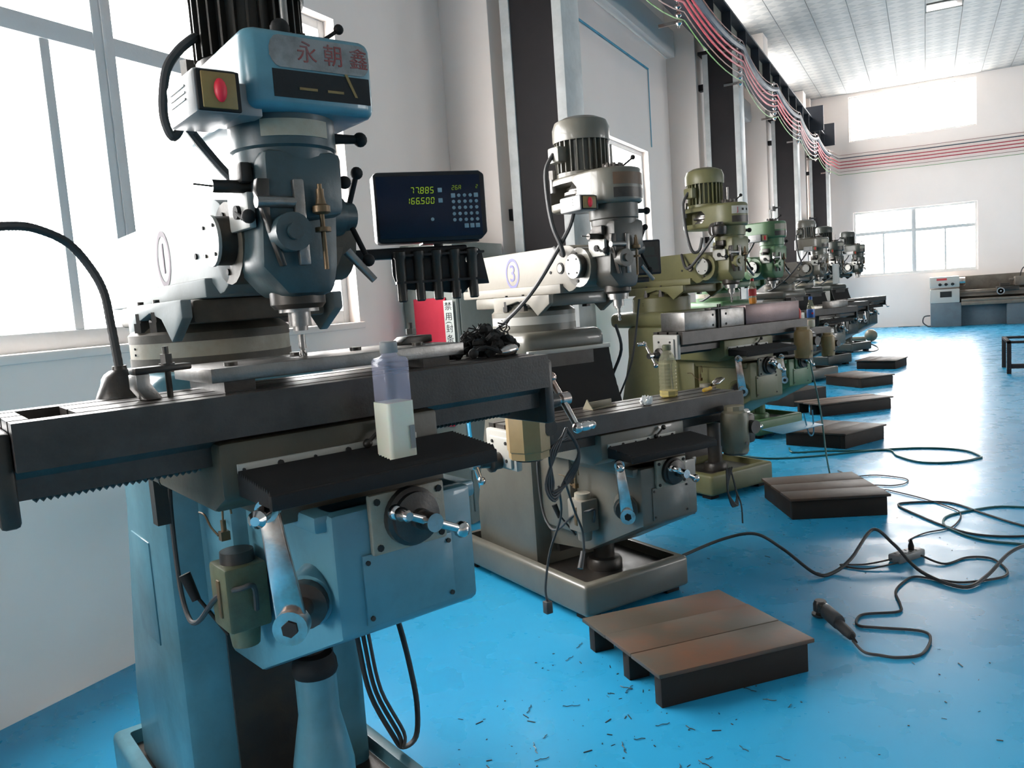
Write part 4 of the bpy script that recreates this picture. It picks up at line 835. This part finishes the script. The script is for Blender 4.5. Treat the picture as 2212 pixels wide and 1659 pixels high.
b = B(); b.box(-.10, .10, -.035, .035, 0, .04, .008); st = b.done('casing', m_grey, t)
b = B()
for x in (-.07, -.03, .01, .05):
    for y in (-.015, .015): b.box(x - .004, x + .004, y - .006, y + .006, .0395, .041)
b.done('socket_slot', m_blackp, st)
t = thing('plug', 'black plug standing in the floor socket strip', 'plug', (-.085, 4.42, .041), 0)
b = B(); b.lathe([(.014, 0), (.014, .02), (.008, .04), (.005, .055)], seg=14); b.done('plug_body', m_black, t)
hose_main = [(-1.165, 4.067, 0.03), (-1.008, 4.298, 0.06), (-0.843, 4.343, 0.09), (-0.671, 4.158, 0.08), (-0.499, 4.005, 0.02), (-0.421, 4.063, 0.01), (-0.346, 4.189, 0.05), (-0.264, 4.461, 0.12), (-0.164, 4.368, 0.08), (-0.038, 4.155, 0.02), (0.13, 4.024, 0.01), (0.229, 4.166, 0.02), (0.339, 4.414, 0.06), (0.441, 4.588, 0.06), (0.621, 4.883, 0.02), (1.2, 5.6, .01)]
grinder_cord = [(-.275, 3.29, .012), (-0.23, 3.205, 0.01), (-0.175, 3.203, 0.006), (-0.112, 3.204, 0.006), (-0.034, 3.259, 0.006), (-0.003, 3.407, 0.006), (-0.035, 3.479, 0.006), (-0.187, 3.464, 0.006), (-0.266, 3.463, 0.006), (-0.276, 3.535, 0.006), (-0.247, 3.595, 0.006), (-0.124, 3.66, 0.006), (-0.118, 3.742, 0.006), (-0.14, 3.878, 0.006), (-0.124, 3.991, 0.006), (-0.068, 4.116, 0.006), (0.039, 4.101, 0.006), (0.133, 4.097, 0.006), (0.267, 4.186, 0.006), (0.318, 4.258, 0.006), (0.316, 4.357, 0.006), (0.266, 4.483, 0.006), (0.166, 4.47, 0.006), (0.062, 4.341, 0.006), (-0.04, 4.40, 0.02)]
loopL = [(-0.15, 4.33, 0.02), (-0.286, 4.238, 0.006), (-0.401, 4.199, 0.006), (-0.282, 4.169, 0.006), (-0.14, 4.26, 0.02)]
cA = [(-.60, 6.3, .006), (-0.296, 5.815, 0.006), (-0.238, 5.774, 0.006), (-0.045, 5.606, 0.006), (0.13, 5.386, 0.006), (0.162, 5.269, 0.006), (0.146, 5.118, 0.006), (0.096, 4.966, 0.006), (-0.019, 4.848, 0.006), (-0.097, 4.7, 0.006), (-0.085, 4.48, 0.06), (-.085, 4.43, .09)]
cB = [(0.9, 4.95, 0.006), (0.638, 5.011, 0.006), (0.462, 5.1, 0.006), (0.293, 5.299, 0.006), (0.108, 5.523, 0.006), (-0.122, 5.474, 0.006), (-0.167, 5.387, 0.006), (-0.043, 5.172, 0.006), (0.074, 5.007, 0.006), (0.204, 4.886, 0.006), (0.375, 4.878, 0.006), (0.634, 4.984, 0.006), (.95, 5.1, .006)]
cC = [(1.0, 5.5, .006), (0.698, 5.491, 0.006), (0.499, 5.499, 0.006), (0.351, 5.477, 0.006), (0.176, 5.323, 0.006), (0.089, 5.202, 0.006), (0.07, 5.052, 0.006), (0.117, 4.926, 0.006), (0.243, 4.786, 0.006), (0.431, 4.753, 0.006), (0.601, 4.72, 0.006), (1.0, 4.7, .006)]
cP = [(-0.085, 4.43, 0.095), (-0.134, 4.431, 0.09), (-0.161, 4.604, 0.04), (-0.13, 4.713, 0.02), (-0.087, 4.6, 0.006), (-.10, 4.46, .02)]
green = [(-1.05, 7.03, 0.02), (-0.997, 6.916, 0.007), (-0.773, 7.0, 0.007), (-0.547, 7.04, 0.007), (-0.292, 7.10, 0.007), (-0.213, 6.872, 0.007), (-0.05, 6.674, 0.007), (0.165, 6.706, 0.007), (0.322, 6.86, 0.007), (0.35, 6.949, 0.007), (0.241, 7.166, 0.007), (-0.053, 7.22, 0.007), (-0.431, 7.06, 0.007), (-0.819, 6.79, 0.007), (-1.158, 6.652, 0.007), (-1.485, 6.795, 0.007)]
loop2 = [(-0.54, 6.05, 0.006), (-0.447, 6.145, 0.006), (-0.314, 6.197, 0.006), (-0.148, 6.125, 0.006), (-0.137, 6.003, 0.006), (-0.214, 5.909, 0.006), (-0.329, 5.9, 0.006)]
farc = [(-1.089, 16.466, 0.15), (-1.013, 16.942, 0.1), (-0.86, 17.0, 0.02), (-0.821, 16.502, 0.006), (-0.889, 16.144, 0.006), (-1.031, 16.288, 0.006)]
for nm, P_, r, mm, lab, cat in (('air_hose', hose_main, .0085, m_cable, 'thick dark hose snaking in humps from machine three past the socket strip', 'hose'), ('grinder_cord', grinder_cord, .0055, m_cable, 'black cord winding from the angle grinder to the socket strip', 'cord'),
    ('strip_cord', loopL, .0045, m_cable, 'thin dark cord loop at the left end of the socket strip', 'cord'), ('extension_cord', cA, .004, m_cable, 'thin cord running from the split platform to the plug', 'cord'), ('extension_cord', cB, .006, m_cable, 'dark cord in a long pointed loop on the floor at right', 'cord'),
    ('extension_cord', cC, .006, m_gcable, 'dark green cord in a round loop at the right edge', 'cord'), ('green_hose', green, .0075, m_gcable, 'green hose looping on the floor past the third platform', 'hose'), ('thin_cord', loop2, .004, m_cable, 'thin cord loop behind the split platform', 'cord'), ('power_cord', farc, .012, m_cable, 'dark cord loop beside the base of the farthest machine', 'cord')):
    b = B(); b.tube(P_, r, 8, 8); tag(b.done(nm, mm), lab, cat)
b = B(); b.tube([(x + .085, y - 4.42, z - .041) for x, y, z in cP], .0045, 8, 8); b.done('cord', m_cable, bpy.data.objects['plug'])
# metal swarf crumbs
random.seed(11); b = B()
for k in range(300):
    x = random.uniform(-1.5, .4); y = random.uniform(1.6, 5.2) 
    if k % 3 == 0: x = random.uniform(-1.4, -.6); y = random.uniform(1.7, 2.9)
    s = random.choice((.0012, .0016, .002, .003)); a = random.uniform(0, 6.28); L_ = random.choice((1, 1, 1.5, 3, 5))
    b.box(-s * L_, s * L_, -s * .5, s * .5, 0.0005, s * .7 + .0005, 0, Matrix.Translation((x, y, 0)) @ Matrix.Rotation(a, 4, 'Z'))
for k in range(34):
    x = random.uniform(-1.35, -.3); y = random.uniform(1.7, 3.0); a = random.uniform(0, 6.28); n = random.randint(4, 8)
    b.tube([(x + cos(a) * .009 * s + .003 * sin(s * 1.9), y + sin(a) * .009 * s + .003 * cos(s * 1.9), .003) for s in range(n)], .0014, 4, 1)
tag(b.done('metal_swarf', m_table), 'scattered metal swarf crumbs on the blue floor', 'swarf', kind='stuff')
# ---------------------------------------------------------------- cabinet with red banner behind the nearest machine
t = thing('electrical_cabinet', 'grey electrical cabinet against the left wall by the first pilaster', 'cabinet', (-2.84, 4.72, 0))
m_cab = paint('grey green cabinet paint', (.20, .22, .20), .5, dirt=(.12, .12, .1), amt=.3)
b = B(); b.box(-.2, .2, -.32, .36, 0, 1.83, .008); cb_ = b.done('body', m_cab, t)
b = B(); b.box(.2, .212, -.29, .33, .08, 1.76, .004); dr = b.done('door', m_cab, cb_); 
b = B(); b.mesh(text('\u4e25\u7981\u5408\u95f8', .10), Matrix.Translation((.214, 0, 1.15)) @ Matrix.Rotation(pi / 2, 4, 'Z') @ FRONT); b.done('red_lettering', m_redp, dr)
t = thing('red_banner', 'deep red banner sheet hanging on the near side of the grey cabinet', 'banner', (-2.84, 4.392, 1.15))
b = B(); b.box(-.115, .125, -.003, .003, -.5, .33); b.done('cloth', paint('red cloth', (.50, .012, .04), .7, dirt=(.35, .01, .03), amt=.4), t)
t = thing('paper_seal_strip', 'white paper seal strip with black characters beside the red banner', 'paper strip', (-2.69, 4.38, 1.26))
b = B(); b.box(-.034, .034, -.001, .001, -.20, .20); pp = b.done('strip', paint('pale paper', (.55, .58, .55), .7), t)
b = B()
for k, ch in enumerate('\u7981\u7528\u5c01\u6761'): b.mesh(text(ch, .055), Matrix.Translation((0, -.0015, .16 - .065 * k - (.012 if k > 1 else 0))) @ FRONT)
b.mesh(text('(', .05), Matrix.Translation((0, -.0015, .155 - .095)) @ FRONT @ Matrix.Rotation(-pi / 2, 4, 'Z')); b.mesh(text(')', .05), Matrix.Translation((0, -.0015, -.075)) @ FRONT @ Matrix.Rotation(-pi / 2, 4, 'Z'))
b.done('black_characters', m_blackp, pp)
b = B(); n = 20
for k in range(n):
    a0, a1 = 2 * pi * k / n, 2 * pi * (k + 1) / n; b._new([(.018 * cos(a0), -.0016, -.13 + .018 * sin(a0)), (.018 * cos(a1), -.0016, -.13 + .018 * sin(a1)), (.013 * cos(a1), -.0016, -.13 + .013 * sin(a1)), (.013 * cos(a0), -.0016, -.13 + .013 * sin(a0))], [(0, 1, 2, 3)])
b.done('red_seal_mark', m_redp, pp)
b = B(); b.tube([(-2.60, 4.33, 1.0), (-2.5, 4.2, .75), (-2.42, 4.1, .5), (-2.35, 4.1, .2), (-2.3, 4.1, .01)], .012, 8); tag(b.done('air_tube', paint('blue tube', (.02, .35, .6), .4)), 'thin bright blue tube slanting down in front of the grey cabinet', 'tube')
# flood lamps on the columns
for x, y, z, lab, big in ((-2.47, 10.96, 2.95, 'small dark clamp lamp on the second dark column', 0), (-2.47, 16.29, 2.8, 'small dark clamp lamp on the third dark column', 0), (-2.47, 21.77, 2.9, 'white tilted flood lamp shade with dark arm on the last dark column', 1)):
    t = thing('clamp_lamp', lab, 'lamp', (x, y, z))
    b = B(); b.cyl((.02, .05 + .08 * big, 0), (-.10, 0, .0), .018); b.cyl((-.10, 0, .03), (-.10, 0, -.06), .022, .03); b.done('arm', m_cable, t)
    if big: b = B(); b.prism([(-.55, .15), (-.05, -.15), (-.05, -.38), (-.3, -.42), (-.6, -.30)], 'y', -.2, .1, .02); b.done('shade', m_white, t)
# ---------------------------------------------------------------- lathe at the far wall
t = thing('lathe', 'white and grey engine lathe standing against the far wall', 'lathe', (1.15, 22.75, 0))
m_lg = paint('blue grey lathe paint', (.10, .13, .15), .45); m_lc = paint('brown lathe shade', (.17, .14, .11), .4, .2, dirt=BR, amt=.5)
b = B(); b.box(-1.06, -.40, -.35, .35, 0, .58, .01); b.box(.55, 1.0, -.33, .33, 0, .62, .01); b.box(-.40, .55, -.10, .33, .0, .60, .01); bs = b.done('stand', m_lg, t)
b = B(); b.box(-.40, 1.0, -.38, .35, .60, .66, .01); b.box(-.4, .9, -.37, .35, .50, .60, .01); b.done('chip_tray', m_lc, t)
b = B(); b.box(-1.07, -.43, -.36, .33, .58, .92, .02); b.done('gearbox', m_white, t)
b = B(); b.box(-1.07, -.43, -.33, .33, .95, 1.22, .02); hd = b.done('headstock', m_white, t)
b = B(); b.box(-.42, .95, .28, .34, .66, 1.20, .01); b.done('splash_guard', m_lc, t)
b = B(); b.box(-.43, .95, -.18, .15, .70, .86, .01); b.box(-.43, .95, -.26, -.22, .72, .74); b.box(-.43, .95, -.24, -.2, .8, .815); b.done('bed', m_lc, t)
b = B(); b.box(.35, .80, -.33, .2, .80, .90, .01); b.box(.42, .62, -.2, .1, .9, .98, .01); b.done('carriage', m_cast, t)
b = B(); b.lathe([(.085, 0), (.085, .02), (.06, .02), (.06, .0)], (.42, -.36, .80), (0, -1, 0), 24); b.cyl((.42, -.34, .8), (.42, -.40, .8), .02); b.done('handwheel', m_chrome, t)
b = B(); b.cyl((-.43, 0, 1.08), (-.30, 0, 1.08), .1); b.done('chuck', m_chrome, t)
b = B(); b.box(.72, .95, -.15, .15, .9, 1.12, .03); b.cyl((.62, 0, 1.05), (.74, 0, 1.05), .03); b.done('tailstock', m_lc, t)
b = B()
for x in (-.85, -.72, -.58): b.cyl((x, -.35, 1.03), (x, -.32, 1.03), .035); b.cyl((x, -.40, 1.03), (x + .03, -.34, 1.03), .012)
b.box(-.85, -.6, -.365, -.355, .72, .86); b.done('controls', m_blackp, t)
b = B(); b.box(-.92, -.7, -.334, -.328, 1.13, 1.18); b.done('red_badge', m_redp, hd)
b = B(); b.tube([(-1.07, -.2, .28), (-1.2, -.2, .26), (-1.23, -.2, .12), (-1.12, -.2, .02), (-1.06, -.2, .02)], .015, 8); b.done('power_cable', m_cable, t)
b = B(); b.tube([(.85, .1, 1.12), (.9, .05, 1.3), (1.05, 0, 1.38), (1.3, 0, 1.40)], .012, 8); b.done('work_lamp_arm', m_cable, t)
b = B(); b.box(1.02, 1.5, -.1, .35, 0, 1.1, .02); b.done('side_cabinet', m_grey, t)
t = thing('steel_bench', 'low dark steel frame bench at the right edge of the picture', 'bench', (.93, 12.31, 0), radians(0))
b = B(); b.box(0, 1.4, 0, .04, .40, .433, .004); b.box(0, 1.4, .8, .84, .40, .433, .004); b.box(0, .05, 0, .84, .40, .433, .004); b.done('top_frame', m_steelcol, t)
for x in (0, 1.35):
    for y in (0, .79): b = B(); b.box(x, x + .05, y, y + .05, 0, .40, .004); b.done('leg', m_steelcol, t)
b = B(); b.box(.05, 1.35, .005, .045, .07, .13, .004); b.done('rail', m_steelcol, t)
b = B(); b.box(-.25, .25, -.02, .02, 0, .012); o = tag(b.done('flat_bar', m_steelcol), 'thin dark bar lying on the floor left of the lathe', 'bar'); o.location = (-.4, 23.0, 0)
b = B(); b.sph((0, 0, .13), .13, 18); b.cyl((-.45, 0, .06), (-.1, 0, .06), .05); o = tag(b.done('cloth_sack', p_tan2), 'rounded beige sack on the floor beyond the last machine', 'sack'); o.location = (-1.05, 18.6, 0)
